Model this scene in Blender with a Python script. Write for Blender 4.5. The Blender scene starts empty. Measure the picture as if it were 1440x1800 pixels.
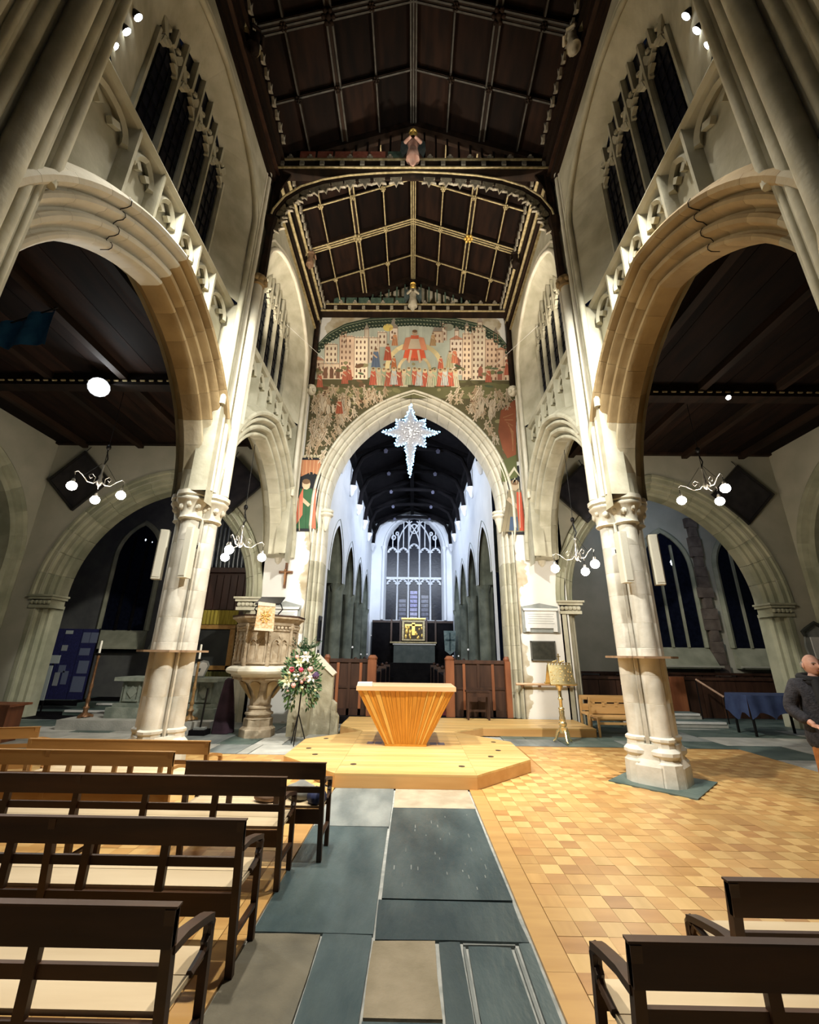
import bpy, bmesh, math, random
from math import pi, sin, cos, tan, atan2, acos, sqrt, radians
from mathutils import Vector, Matrix, Euler

SC = bpy.context.scene
COL = SC.collection
RND = random.Random(11)
X0 = -0.1            # axis of the nave
# ---------------------------------------------------------------- camera
cam_d = bpy.data.cameras.new('camera'); cam = bpy.data.objects.new('camera', cam_d); COL.objects.link(cam)
cam_d.sensor_fit = 'VERTICAL'; cam_d.sensor_height = 24.0; cam_d.lens = 735.0 / 1800.0 * 24.0
cam_d.clip_start = 0.05; cam_d.clip_end = 200
rx, dn, fw = Vector((.999904, .006440, .012308)), Vector((.009579, .322012, -.946687)), Vector((-.010060, .946714, .321919))
cam.matrix_world = Matrix(((rx.x, -dn.x, -fw.x, 0), (rx.y, -dn.y, -fw.y, 0), (rx.z, -dn.z, -fw.z, 1.65), (0, 0, 0, 1)))
SC.camera = cam
SC.view_settings.view_transform = 'Standard'; SC.view_settings.look = 'None'
SC.view_settings.gamma = 1.0; SC.view_settings.exposure = 0.35; SC.view_settings.use_curve_mapping = False
# ---------------------------------------------------------------- night sky
W = bpy.data.worlds.new('night'); SC.world = W; W.use_nodes = True
W.node_tree.nodes['Background'].inputs[0].default_value = (.10, .14, .28, 1)
W.node_tree.nodes['Background'].inputs[1].default_value = 0.02
SC.cycles.use_denoising = True
SC.cycles.max_bounces = 6; SC.cycles.diffuse_bounces = 2; SC.cycles.glossy_bounces = 2; SC.cycles.transmission_bounces = 3
SC.cycles.sample_clamp_indirect = 6.0; SC.cycles.caustics_reflective = False; SC.cycles.caustics_refractive = False

def lamp(name, kind, loc, target, power, color, size=.2, angle=100, blend=.6):
    d = bpy.data.lights.new(name, kind); o = bpy.data.objects.new(name, d); COL.objects.link(o)
    o.location = loc; d.energy = power; d.color = color
    if target is not None: o.rotation_euler = (Vector(target) - Vector(loc)).to_track_quat('-Z', 'Y').to_euler()
    if kind == 'SPOT': d.spot_size = radians(angle); d.spot_blend = blend; d.shadow_soft_size = size
    elif kind == 'POINT': d.shadow_soft_size = size
    elif kind == 'AREA': d.shape = 'DISK'; d.size = size; d.spread = radians(angle)
    return o
WARM, COOL, NEUT = (1, .88, .70), (.74, .84, 1), (1, .97, .86)
# floodlights on the clerestory sills (their housings are built with the sills), thrown east and down into the nave
for s in (-1, 1):
    lamp('sill_flood_beam', 'SPOT', (X0 + s * 3.0, 3.3, 8.6), (X0 - s * 1.0, 9.8, 3.0), 2900, NEUT, .12, 92, .8)
    lamp('sill_flood_beam', 'SPOT', (X0 + s * 3.0, 3.1, 8.9), (X0 - s * 3.2, 6.6, 4.2), 430, NEUT, .12, 74, .9)
    # up-lights behind the wall shaft of the east bay
    lamp('sill_up_beam', 'SPOT', (X0 + s * 3.3, 7.45, 8.35), (X0 - s * 1.0, 10.2, 13.6), 620, WARM, .1, 120, .8)
# added accent without a fitting, brightening the near tie beam and its brace
    lamp('added_tie_beam_accent', 'SPOT', (X0 + s * 3.1, 4.7, 8.4), (X0 - s * .4, 6.9, 12.4), 260, NEUT, .08, 46, .8)
    # unseen downlights without housings above the frame, to light near floor and seats
    lamp('unseen_downlight', 'SPOT', (X0 + s * 1.7, 4.1, 12.9), (X0 + s * 1.5, 4.5, 0), 2900, (1, .93, .80), .15, 46, .6)
# cold floods of the chancel, above the arch and on the wall plates
lamp('chancel_flood_beam', 'SPOT', (X0 - 1.9, 12.7, 8.4), (X0 + .6, 26, 6.8), 3000, COOL, .15, 44, .7)
lamp('chancel_flood_beam', 'SPOT', (X0 + 1.9, 12.7, 8.4), (X0 - .6, 26, 6.8), 3000, COOL, .15, 44, .7)
for y in (14.6, 19.6):
    for s in (-1, 1): lamp('chancel_wall_beam', 'SPOT', (X0 + s * 2.2, y, 8.7), (X0 - s * 2.6, y + 1.4, 6.8), 620, COOL, .12, 120, .9)
lamp('reredos_beam', 'SPOT', (X0 + .1, 23.2, 6.2), (X0 + .1, 25.6, 3.2), 120, WARM, .05, 24, .6)
# chapels behind the aisle arches: a dim bluish spill
lamp('south_chapel_lamp', 'POINT', (8.6, 13.4, 6.4), None, 70, (.55, .70, 1), .3)
lamp('north_chapel_lamp', 'POINT', (-9.4, 13.2, 6.2), None, 14, (.45, .55, 1), .3)

# ================================================================= helpers
class MB:
    def __init__(s): s.v = []; s.f = []; s.m = []
    def add(s, vs, fs, mi=0):
        o = len(s.v); s.v += [tuple(p) for p in vs]; s.f += [tuple(i + o for i in f) for f in fs]; s.m += [mi] * len(fs); return s
    def box(s, x0, x1, y0, y1, z0, z1, mi=0):
        return s.add([(x0, y0, z0), (x1, y0, z0), (x1, y1, z0), (x0, y1, z0), (x0, y0, z1), (x1, y0, z1), (x1, y1, z1), (x0, y1, z1)],
                     [(3, 2, 1, 0), (4, 5, 6, 7), (0, 1, 5, 4), (1, 2, 6, 5), (2, 3, 7, 6), (3, 0, 4, 7)], mi)
    def bar(s, p0, p1, w, h, up=(0, 0, 1), w1=None, h1=None, mi=0):
        p0, p1, up = Vector(p0), Vector(p1), Vector(up); d = (p1 - p0).normalized()
        sx = d.cross(up)
        if sx.length < 1e-4: sx = d.cross(Vector((1, 0, 0)))
        sx.normalize(); sz = sx.cross(d); w1 = w if w1 is None else w1; h1 = h if h1 is None else h1
        vs = [p0 + sx * (a * w / 2) + sz * (b * h / 2) for a, b in ((-1, -1), (1, -1), (1, 1), (-1, 1))] + \
             [p1 + sx * (a * w1 / 2) + sz * (b * h1 / 2) for a, b in ((-1, -1), (1, -1), (1, 1), (-1, 1))]
        return s.add(vs, [(3, 2, 1, 0), (4, 5, 6, 7), (0, 1, 5, 4), (1, 2, 6, 5), (2, 3, 7, 6), (3, 0, 4, 7)], mi)
    def tube(s, pts, r, n=8, mi=0, caps=True):
        pts = [Vector(p) for p in pts]; m = len(pts); rs = r if isinstance(r, (list, tuple)) else [r] * m
        t = (pts[1] - pts[0]).normalized(); a = t.orthogonal().normalized(); rings = []
        for i, p in enumerate(pts):
            tn = (pts[min(i + 1, m - 1)] - pts[max(i - 1, 0)]).normalized()
            a = (a - tn * a.dot(tn))
            a = a.normalized() if a.length > 1e-6 else tn.orthogonal().normalized()
            b = tn.cross(a)
            rings.append([p + (a * cos(2 * pi * k / n) + b * sin(2 * pi * k / n)) * rs[i] for k in range(n)])
        s.loft(rings, True, caps, mi); return s
    def loft(s, rings, closed=True, caps=True, mi=0):
        n = len(rings[0]); vs = [p for r in rings for p in r]; fs = []
        for i in range(len(rings) - 1):
            for k in range(n if closed else n - 1):
                k2 = (k + 1) % n; fs.append((i * n + k, i * n + k2, (i + 1) * n + k2, (i + 1) * n + k))
        if caps and closed:
            fs.append(tuple(range(n - 1, -1, -1))); fs.append(tuple((len(rings) - 1) * n + k for k in range(n)))
        return s.add(vs, fs, mi)
    def lathe(s, prof, c=(0, 0, 0), n=16, ph=0., mi=0, caps=True, sx=1., sy=1.):
        return s.loft([[(c[0] + sx * r * cos(ph + 2 * pi * k / n), c[1] + sy * r * sin(ph + 2 * pi * k / n), c[2] + z) for k in range(n)] for r, z in prof], True, caps, mi)
    def prism(s, poly, fr, w0, w1, mi=0):
        n = len(poly); vs = [fr(u, v, w0) for u, v in poly] + [fr(u, v, w1) for u, v in poly]
        return s.add(vs, [tuple(range(n - 1, -1, -1)), tuple(range(n, 2 * n))] + [(k, (k + 1) % n, n + (k + 1) % n, n + k) for k in range(n)], mi)
    def ball(s, c, r, n=8, m=6, mi=0, sc=(1, 1, 1)):
        vs = [(c[0], c[1], c[2] + r * sc[2])]
        for i in range(1, m):
            for k in range(n): vs.append((c[0] + sc[0] * r * sin(pi * i / m) * cos(2 * pi * k / n), c[1] + sc[1] * r * sin(pi * i / m) * sin(2 * pi * k / n), c[2] + sc[2] * r * cos(pi * i / m)))
        vs.append((c[0], c[1], c[2] - r * sc[2])); L = len(vs) - 1
        fs = [(0, 1 + k, 1 + (k + 1) % n) for k in range(n)]
        for i in range(m - 2):
            for k in range(n): a = 1 + i * n + k; b = 1 + i * n + (k + 1) % n; fs.append((a, a + n, b + n, b))
        fs += [(L, 1 + (m - 2) * n + (k + 1) % n, 1 + (m - 2) * n + k) for k in range(n)]
        return s.add(vs, fs, mi)
    def strip(s, A, B, mi=0):
        n = len(A); return s.add(list(A) + list(B), [(i, i + 1, n + i + 1, n + i) for i in range(n - 1)], mi)
    def quad(s, a, b, c, d, mi=0): return s.add([a, b, c, d], [(0, 1, 2, 3)], mi)
    def build(s, name, mat, parent=None, smooth=0, local=False):
        me = bpy.data.meshes.new(name)
        vs = s.v
        if parent is not None and not local:
            off = Vector((0, 0, 0)); q = parent
            while q is not None: off += q.location; q = q.parent
            if off.length > 0: vs = [(a - off.x, b - off.y, c - off.z) for a, b, c in vs]
        me.from_pydata(vs, [], s.f)
        for m in (mat if isinstance(mat, (list, tuple)) else [mat]): me.materials.append(m)
        if any(s.m): me.polygons.foreach_set('material_index', s.m)
        if smooth:
            me.polygons.foreach_set('use_smooth', [True] * len(me.polygons)); me.set_sharp_from_angle(angle=radians(smooth))
        o = bpy.data.objects.new(name, me); COL.objects.link(o)
        if parent is not None: o.parent = parent
        return o

def tag(o, label, cat, group=None):
    o['label'] = label; o['category'] = cat
    if group: o['group'] = group
    return o
def thing(name, label, cat, loc=(0, 0, 0), rz=0., group=None):
    o = bpy.data.objects.new(name, None); COL.objects.link(o); o.location = loc; o.rotation_euler = (0, 0, rz); o.empty_display_size = .1
    return tag(o, label, cat, group)
def struct(name, loc=(0, 0, 0)):
    o = bpy.data.objects.new(name, None); COL.objects.link(o); o.location = loc; o['kind'] = 'structure'; o.empty_display_size = .1
    return o
def dup(o, parent=None, loc=None, rz=None):
    c = o.copy(); COL.objects.link(c)
    if parent is not None: c.parent = parent
    if loc is not None: c.location = loc
    if rz is not None: c.rotation_euler = (0, 0, rz)
    for ch in list(o.children): dup(ch, c)
    return c
def put(src, name, parent, loc, rz=0., scale=None):          # another object on the same mesh
    o = bpy.data.objects.new(name, src.data if hasattr(src, 'data') else src); COL.objects.link(o); o.parent = parent; o.location = loc; o.rotation_euler = (0, 0, rz)
    if scale: o.scale = scale
    return o

# ----------------------------------------------------------------- materials
def M(name, c, c2=None, scale=3., rough=.8, metal=0., bump=.0, bscale=30., rnd=0., spec=.4, emit=None, estr=1., stretch=(1, 1, 1), detail=5., lo=.35, hi=.65, rndpos=True):
    m = bpy.data.materials.new(name); m.use_nodes = True; nt = m.node_tree; N = nt.nodes; L = nt.links; b = N['Principled BSDF']
    b.inputs['Base Color'].default_value = (*c, 1); b.inputs['Roughness'].default_value = rough; b.inputs['Metallic'].default_value = metal
    b.inputs['Specular IOR Level'].default_value = spec
    if emit: b.inputs['Emission Color'].default_value = (*emit, 1); b.inputs['Emission Strength'].default_value = estr
    if c2 or bump:
        tc = N.new('ShaderNodeTexCoord'); mp = N.new('ShaderNodeMapping'); mp.inputs['Scale'].default_value = stretch
        L.new(tc.outputs['Object'], mp.inputs['Vector'])
        if rndpos:
            oi = N.new('ShaderNodeObjectInfo'); mu = N.new('ShaderNodeMath'); mu.operation = 'MULTIPLY'; mu.inputs[1].default_value = 37.
            cb = N.new('ShaderNodeCombineXYZ'); L.new(oi.outputs['Random'], mu.inputs[0])
            for k in range(3): L.new(mu.outputs[0], cb.inputs[k])
            L.new(cb.outputs[0], mp.inputs['Location'])
        out = None
        if c2:
            nz = N.new('ShaderNodeTexNoise'); nz.inputs['Scale'].default_value = scale; nz.inputs['Detail'].default_value = detail; L.new(mp.outputs[0], nz.inputs['Vector'])
            cr = N.new('ShaderNodeValToRGB'); cr.color_ramp.elements[0].position = lo; cr.color_ramp.elements[1].position = hi
            cr.color_ramp.elements[0].color = (*c, 1); cr.color_ramp.elements[1].color = (*c2, 1); L.new(nz.outputs[0], cr.inputs[0]); out = cr.outputs[0]
            if rnd:
                hs = N.new('ShaderNodeHueSaturation'); oi2 = N.new('ShaderNodeObjectInfo'); mr = N.new('ShaderNodeMapRange')
                mr.inputs['To Min'].default_value = 1 - rnd; mr.inputs['To Max'].default_value = 1 + rnd
                L.new(oi2.outputs['Random'], mr.inputs[0]); L.new(mr.outputs[0], hs.inputs['Value']); L.new(out, hs.inputs['Color']); out = hs.outputs[0]
            L.new(out, b.inputs['Base Color'])
        if bump:
            n2 = N.new('ShaderNodeTexNoise'); n2.inputs['Scale'].default_value = bscale; n2.inputs['Detail'].default_value = 4; L.new(mp.outputs[0], n2.inputs['Vector'])
            bp = N.new('ShaderNodeBump'); bp.inputs['Strength'].default_value = bump; bp.inputs['Distance'].default_value = .02
            L.new(n2.outputs[0], bp.inputs['Height']); L.new(bp.outputs[0], b.inputs['Normal'])
    return m

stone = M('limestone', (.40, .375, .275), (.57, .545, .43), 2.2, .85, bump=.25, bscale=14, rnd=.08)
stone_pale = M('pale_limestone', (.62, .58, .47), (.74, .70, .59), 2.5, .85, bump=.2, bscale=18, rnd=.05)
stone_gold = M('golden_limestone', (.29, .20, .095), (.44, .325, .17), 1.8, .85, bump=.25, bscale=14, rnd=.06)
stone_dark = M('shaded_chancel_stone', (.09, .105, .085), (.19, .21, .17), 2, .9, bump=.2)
stone_pier = M('weathered_pier_stone', (.55, .52, .44), (.76, .73, .65), 2.6, .8, bump=.22, bscale=16, rnd=.04)
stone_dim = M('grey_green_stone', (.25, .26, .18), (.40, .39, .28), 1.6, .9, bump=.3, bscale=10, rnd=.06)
stone_brown = M('brown_quoin_stone', (.10, .075, .06), (.19, .15, .12), 3, .9, bump=.2)
plaster = M('white_plaster', (.72, .71, .68), (.80, .79, .76), 1.1, .9, bump=.06, bscale=9)
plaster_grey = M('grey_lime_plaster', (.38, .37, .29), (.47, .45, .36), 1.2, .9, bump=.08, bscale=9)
plaster_cool = M('cool_limewash', (.66, .69, .74), (.76, .78, .82), .9, .9)
dark_oak = M('dark_roof_oak', (.010, .0065, .0045), (.024, .013, .008), 5, .75, spec=.15, stretch=(1, .15, 1), rnd=.5)
panel_oak = M('roof_panel_oak', (.007, .004, .003), (.017, .008, .005), 6, .8, spec=.12, stretch=(1, .2, 1), rnd=.55)
gilt_oak = M('gilded_moulding', (.34, .27, .13), (.58, .48, .27), 12, .5, rnd=.2)
carved_m = M('pale_carved_oak_trim', (.24, .21, .16), (.40, .36, .28), 14, .7, rnd=.2)
gold = M('gold_leaf', (.85, .52, .10), (1, .72, .22), 20, .35, .6)
paint_red = M('faded_red_paint', (.28, .07, .045), (.40, .14, .09), 10, .7)
paint_green = M('dull_green_paint', (.05, .09, .07), (.10, .16, .12), 10, .7)
glass_night = M('night_leaded_glass', (.003, .004, .010), (.007, .009, .020), 9, .3, bump=.15, bscale=9, spec=.18)
lead = M('window_lead', (.008, .009, .012), rough=.7, spec=.1)
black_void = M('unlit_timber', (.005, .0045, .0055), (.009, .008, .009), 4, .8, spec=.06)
iron = M('blackened_iron', (.015, .014, .014), rough=.45, metal=.6)
silver = M('old_silver', (.62, .58, .52), rough=.3, metal=.9)
bulb_m = M('lit_bulb', (1, 1, 1), emit=(1, .93, .80), estr=40)
flood_m = M('lit_floodlight_lens', (1, 1, 1), emit=(.90, .97, 1), estr=60)
sillfl_m = M('lit_sill_floodlight', (1, 1, 1), emit=(1, 1, .92), estr=18)
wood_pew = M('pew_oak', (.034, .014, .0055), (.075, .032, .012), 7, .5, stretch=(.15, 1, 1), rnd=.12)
wood_pew_lit = M('lit_pew_oak', (.34, .17, .05), (.46, .25, .085), 7, .45, stretch=(.15, 1, 1), rnd=.1)  # same pew oak made lighter, light on these backs put into the colour
wood_seat = M('pale_seat_oak', (.60, .46, .28), (.72, .58, .38), 6, .55, stretch=(.12, 1, 1), rnd=.08)
grey_oak = M('greyed_oak_moulding', (.045, .042, .036), (.08, .075, .065), 9, .7)
shelf_m = M('shelf_board', (.30, .19, .11), (.40, .27, .17), 8, .5)
wood_dark = M('dark_stall_oak', (.028, .012, .0075), (.06, .027, .016), 6, .5, stretch=(1, 1, .15), rnd=.2)
wood_red = M('red_brown_oak', (.16, .052, .022), (.26, .095, .040), 6, .5, stretch=(1, 1, .15), rnd=.15)
wood_top = M('altar_top_beech', (.56, .33, .17), (.66, .42, .24), 6, .4, stretch=(.1, 1, 1))
wood_altar_a = M('altar_oak', (.52, .21, .022), (.63, .28, .038), 8, .42, stretch=(1, 1, .1), rnd=.1)
wood_altar_b = M('altar_pale_ash', (.64, .35, .075), (.72, .43, .12), 8, .42, stretch=(1, 1, .1), rnd=.06)
wood_plank = M('dais_ash', (.56, .35, .125), (.70, .47, .19), 5, .40, stretch=(.12, 1, 1), rnd=.12, spec=.5)
wood_fascia = M('dais_fascia', (.48, .25, .08), (.60, .34, .13), 5, .45, stretch=(.12, 1, 1), rnd=.08)
tile_m = [M('parquet_%s' % n, c, c2, 9, .36, stretch=(.15, 1, 1), rnd=.10, spec=.5, rndpos=True) for n, c, c2 in
          (('honey', (.48, .27, .09), (.57, .34, .12)), ('pale', (.57, .36, .13), (.66, .43, .17)), ('amber', (.43, .23, .072), (.52, .29, .10)), ('russet', (.38, .19, .06), (.47, .25, .085)))]
slate = M('dark_ledger_slate', (.028, .050, .056), (.075, .105, .108), 3.5, .42, bump=.35, bscale=22, rnd=.22, spec=.5, stretch=(1, .35, 1))
slate_grey = M('grey_ledger_stone', (.13, .15, .15), (.26, .28, .27), 3.5, .5, bump=.35, bscale=24, rnd=.15, stretch=(1, .35, 1))
slate_green = M('green_slate_flag', (.06, .095, .085), (.13, .17, .15), 2.5, .5, bump=.3, rnd=.15)
flag_beige = M('beige_flagstone', (.33, .27, .19), (.44, .37, .27), 5, .7, bump=.3, bscale=30, rnd=.1)
flag_shaded = M('shaded_beige_flagstone', (.12, .11, .08), (.20, .18, .13), 4, .7, bump=.3, rnd=.1)  # beige flag darkened, shadow on the slab put into the colour
flag_grey = M('pale_grey_flag', (.34, .34, .31), (.50, .49, .45), 2.5, .6, bump=.3, rnd=.15)
mortar = M('pale_mortar', (.30, .32, .31), (.46, .47, .45), 12, .9)
brass = M('polished_brass', (.80, .62, .28), (.95, .82, .48), 30, .25, .85)
bronze = M('aged_bronze', (.16, .08, .04), (.26, .14, .07), 12, .4, .5)
candle_m = M('white_candle_wax', (.85, .83, .74), rough=.5)
speaker_m = M('cream_loudspeaker', (.66, .63, .52), rough=.5)
black_cloth = M('black_cloth', (.012, .012, .014), rough=.9)
marble = M('white_marble', (.66, .66, .64), (.76, .76, .74), 4, .4)
slate_frame = M('grey_slate_frame', (.22, .24, .23), (.30, .31, .30), 6, .6)
carpet = M('crimson_carpet', (.11, .008, .02), (.16, .012, .03), 60, .95)
gold_cloth = M('gold_embroidered_cloth', (.62, .36, .16), (.80, .62, .42), 26, .7)
# ================================================================= arches
def arc(a, h, d, t, side):
    R = (a * a + h * h) / (2 * a); c = R - a
    q = max(-1, min(1, -c / (R + d))); ph = pi + t * (acos(q) - pi)
    u, v = c + (R + d) * cos(ph), (R + d) * sin(ph)
    return (u if side < 0 else -u, v)
def arch_sweep(mb, prof, a, h, fr, t0=0., t1=1., nt=8, side=-1, mi=0, stilt=0.):
    rings = []
    if stilt and t0 == 0.: rings.append([fr((-(a + d)) if side < 0 else (a + d), -stilt, w) for d, w in prof])
    for i in range(nt + 1):
        t = t0 + (t1 - t0) * i / nt
        rings.append([fr(*arc(a, h, d, t, side), w) for d, w in prof])
    mb.loft(rings, True, True, mi)
def arch_line(a, h, d, n=10):
    L = [arc(a, h, d, i / n, -1) for i in range(n + 1)]
    return L + [(-u, v) for u, v in reversed(L[:-1])]
def wall_over(mb, line, u0, u1, vb, vt, fr, w, mi=0):
    """wall face at depth w between u0..u1, from vb to vt, with an opening below the curve LINE"""
    if line[0][0] > u0: mb.quad(fr(u0, vb, w), fr(line[0][0], vb, w), fr(line[0][0], vt, w), fr(u0, vt, w), mi)
    if line[-1][0] < u1: mb.quad(fr(line[-1][0], vb, w), fr(u1, vb, w), fr(u1, vt, w), fr(line[-1][0], vt, w), mi)
    if line[0][1] > vb:   # opening sides rise vertically before the curve starts
        pass
    for (ua, va), (ub, vb2) in zip(line, line[1:]):
        if ub - ua > 1e-5: mb.quad(fr(ua, va, w), fr(ub, vb2, w), fr(ub, vt, w), fr(ua, vt, w), mi)
def head(u0, u1, vs, h, n=16, e=2.3):
    """flattened four-centred head"""
    c, a = (u0 + u1) / 2, (u1 - u0) / 2; L = []
    for i in range(n + 1):
        x = -cos(pi * i / n); L.append((c + a * x, vs + h * ((1 - abs(x) ** e) ** (1 / 1.7) * .88 + .12 * (1 - abs(x)))))
    return L

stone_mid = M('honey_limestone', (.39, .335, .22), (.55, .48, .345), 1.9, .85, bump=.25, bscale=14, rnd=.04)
HALF = 1.90; RISE = 2.40; ZS = 4.15; BAYS = ((2.3, 6.8), (6.8, 11.3))
core = [(0, 0), (0, .10), (.02, .14), (.05, .15), (.075, .14), (.085, .095), (.11, .085), (.14, .12), (.15, .19), (.17, .235), (.21, .25), (.245, .235), (.255, .185), (.28, .18), (.31, .23), (.32, .30), (.35, .335), (.385, .335), (.405, .315), (.41, .275), (.435, .28), (.45, .36), (.47, .41), (.52, .425), (.56, .40), (.58, .34), (.66, .26), (.74, .05)]
def arcade_profile(): return [(d, 3.65 - q) for d, q in core] + [(.74, 3.72), (.40, 4.05), (.30, 4.05), (.16, 3.86), (0, 3.80)]
SIDES = ((-1, 'north'), (1, 'south'))
nave_wall = {}
for s, side in SIDES:
    wn = struct('wall_' + side); nave_wall[s] = wn
    for bi, (y0, y1) in enumerate(BAYS + ((-2.2, 2.3),)):
        yc = (y0 + y1) / 2
        fr = lambda u, v, w, yc=yc, s=s: (X0 + s * w, yc + u, ZS + v)
        # voussoirs
        nv = 8
        for sd in (-1, 1):
            for k in range(nv):
                mb = MB(); arch_sweep(mb, arcade_profile(), HALF, RISE, fr, k / nv + .0005, (k + 1) / nv - .0005 if k < nv - 1 else 1., 3, sd)
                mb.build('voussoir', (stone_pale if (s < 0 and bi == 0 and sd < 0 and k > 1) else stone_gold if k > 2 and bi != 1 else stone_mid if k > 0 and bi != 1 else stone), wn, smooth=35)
        # wall plate of the bay: recess between u=-1.9 and 1.75
        mb = MB(); ua, ub = -1.90, 1.78; ztop = 12.9 - ZS
        hl = head(ua, ub, 10.15 - ZS, 1.38)
        mb.quad(fr(y0 - yc, -.2, 3.3), fr(ua, -.2, 3.3), fr(ua, ztop, 3.3), fr(y0 - yc, ztop, 3.3))
        mb.quad(fr(ub, -.2, 3.3), fr(y1 - yc, -.2, 3.3), fr(y1 - yc, ztop, 3.3), fr(ub, ztop, 3.3))
        wall_over(mb, hl, ua, ub, 0, ztop, fr, 3.3)
        # lower panel back (w=3.58) above the arch
        wall_over(mb, arch_line(HALF, RISE, .5), ua, ub, 0, 8.0 - ZS, fr, 3.58)
        for u in (ua, ub): mb.quad(fr(u, 0, 3.3), fr(u, 0, 3.6), fr(u, 8.0 - ZS, 3.6), fr(u, 8.0 - ZS, 3.3))
        # splayed jambs and head of the window recess
        wl = head(-1.07, 1.06, 10.25 - ZS, .95)
        mb.strip([fr(u, v, 3.3) for u, v in [(ua, 8 - ZS)] + hl + [(ub, 8 - ZS)]], [fr(u, v, 3.71) for u, v in [(-1.07, 8 - ZS)] + wl + [(1.06, 8 - ZS)]])
        mb.quad(fr(ua, 8 - ZS, 3.45), fr(ub, 8 - ZS, 3.45), fr(ub, 8.02 - ZS, 3.8), fr(ua, 8.02 - ZS, 3.8))
        # outer face toward the aisle
        wall_over(mb, arch_line(HALF, RISE, .2), y0 - yc, y1 - yc, 0, 7.8 - ZS, fr, 4.05)
        mb.build('wall_face', stone, wn)
        # frame roll round the recess
        for d, r in ((0, .055), (.13, .035)):
            mb = MB(); P = [(ua - d, 1.55)] + [(u - d if u < -1.5 else u + d if u > 1.5 else u, v + d) for u, v in hl] + [(ub + d, 1.62)]
            mb.tube([fr(u, v, 3.29) for u, v in P], r, 8); mb.build('frame_roll', stone_pale if bi == 1 else stone, wn, smooth=50)
        # sill string and blind panelling below
        mb = MB(); mb.loft([[fr(u, v, w) for v, w in ((8.06 - ZS, 3.6), (8.04 - ZS, 3.42), (7.99 - ZS, 3.40), (7.93 - ZS, 3.45), (7.88 - ZS, 3.6))] for u in (ua, ub)]); mb.build('sill_string', stone, wn)
        MU = [-1.07 + .5325 * k for k in range(5)]
        edges = [ua] + MU + [ub]
        for k in range(6):
            a0, a1 = edges[k], edges[k + 1]; cw = (a1 - a0) / 2; cu = (a0 + a1) / 2
            f2 = lambda u, v, w, cu=cu, fr=fr: fr(cu + u, 7.52 - ZS + v, w)
            mb = MB()
            for sd in (-1, 1): arch_sweep(mb, [(0, 3.58), (-.05, 3.5), (0, 3.46), (.05, 3.50), (.06, 3.58)], max(cw - .08, .1), .30, f2, 0, 1, 5, sd)
            for q in (-1, 1): mb.bar(f2(q * cw * .5, .13, 3.53), f2(q * cw * .2, .04, 3.53), .07, .08, mi=0)
            mb.build('panel_head', stone, wn, smooth=40)
        for k, u in enumerate(MU):
            vv = [v for (x, v) in arch_line(HALF, RISE, .6, 30) if abs(x - u) < .14]; vb = (min(vv) if vv else .9) - .05
            mb = MB(); mb.loft([[fr(u + a, v, w) for a, w in ((-.075, 3.6), (-.06, 3.53), (-.02, 3.42), (.02, 3.42), (.06, 3.53), (.075, 3.6))] for v in (vb, 8.0 - ZS)]); mb.build('panel_mullion', stone, wn)
    # capping wall above, plain band behind glass is omitted (night outside)
    # wall shafts on the piers
    for yb in (2.3, 6.8):
        mb = MB()
        for du, w, r in ((0, 3.24, .10), (-.19, 3.30, .055), (.19, 3.30, .055), (-.3, 3.31, .03), (.3, 3.31, .03)):
            mb.lathe([(r, 4.2), (r, 9.02 if du == 0 else 12.4)], (X0 + s * w, yb + du, 0), 12)
        mb.build('wall_shaft', stone_pale if yb > 5 else stone, wn, smooth=50)
        mb = MB(); mb.lathe([(.10, 8.94), (.13, 8.97), (.11, 9.01), (.16, 9.10), (.17, 9.16), (.12, 9.2)], (X0 + s * 3.23, yb, 0), 10)
        for k in range(8): mb.ball((X0 + s * 3.23 + .14 * cos(k * pi / 4), yb + .14 * sin(k * pi / 4), 9.07 + .03 * (k % 2)), .055, 6, 4)
        mb.build('carved_boss', stone_gold, wn, smooth=60)
    # respond corbel at the east end
    mb = MB(); cx = X0 + s * 3.68
    mb.lathe([(.02, 3.98), (.09, 4.05), (.11, 4.14), (.20, 4.24), (.30, 4.40), (.38, 4.43), (.38, 4.50), (.34, 4.52)], (cx, 11.5, 0), 8, pi / 8); mb.build('respond_corbel', stone_pale, wn, smooth=30)
    mb = MB()
    for dx, r in ((-.27, .11), (-.05, .15), (.17, .11)): mb.lathe([(r, 4.45), (r, 5.3)], (cx + dx, 11.42, 0), 10)
    mb.build('respond_shaft', stone, wn, smooth=50)
    # cornice above
    for k, (z, w, hh, mt) in enumerate(((11.95, 3.24, .05, gilt_oak), (12.1, 3.2, .16, dark_oak), (12.3, 3.14, .05, gilt_oak), (12.5, 3.12, .22, dark_oak), (12.74, 3.05, .06, gilt_oak))):
        mb = MB(); xs = sorted((X0 + s * w, X0 + s * 3.34)); mb.box(xs[0], xs[1], 6.85, 11.45, z, z + hh); mb.build('cornice_mould', mt, wn); mb = MB(); mb.box(xs[0], xs[1], -2, 6.85, z, z + hh); mb.build('cornice_mould', dark_oak if k != 2 else wood_dark, wn)

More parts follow.
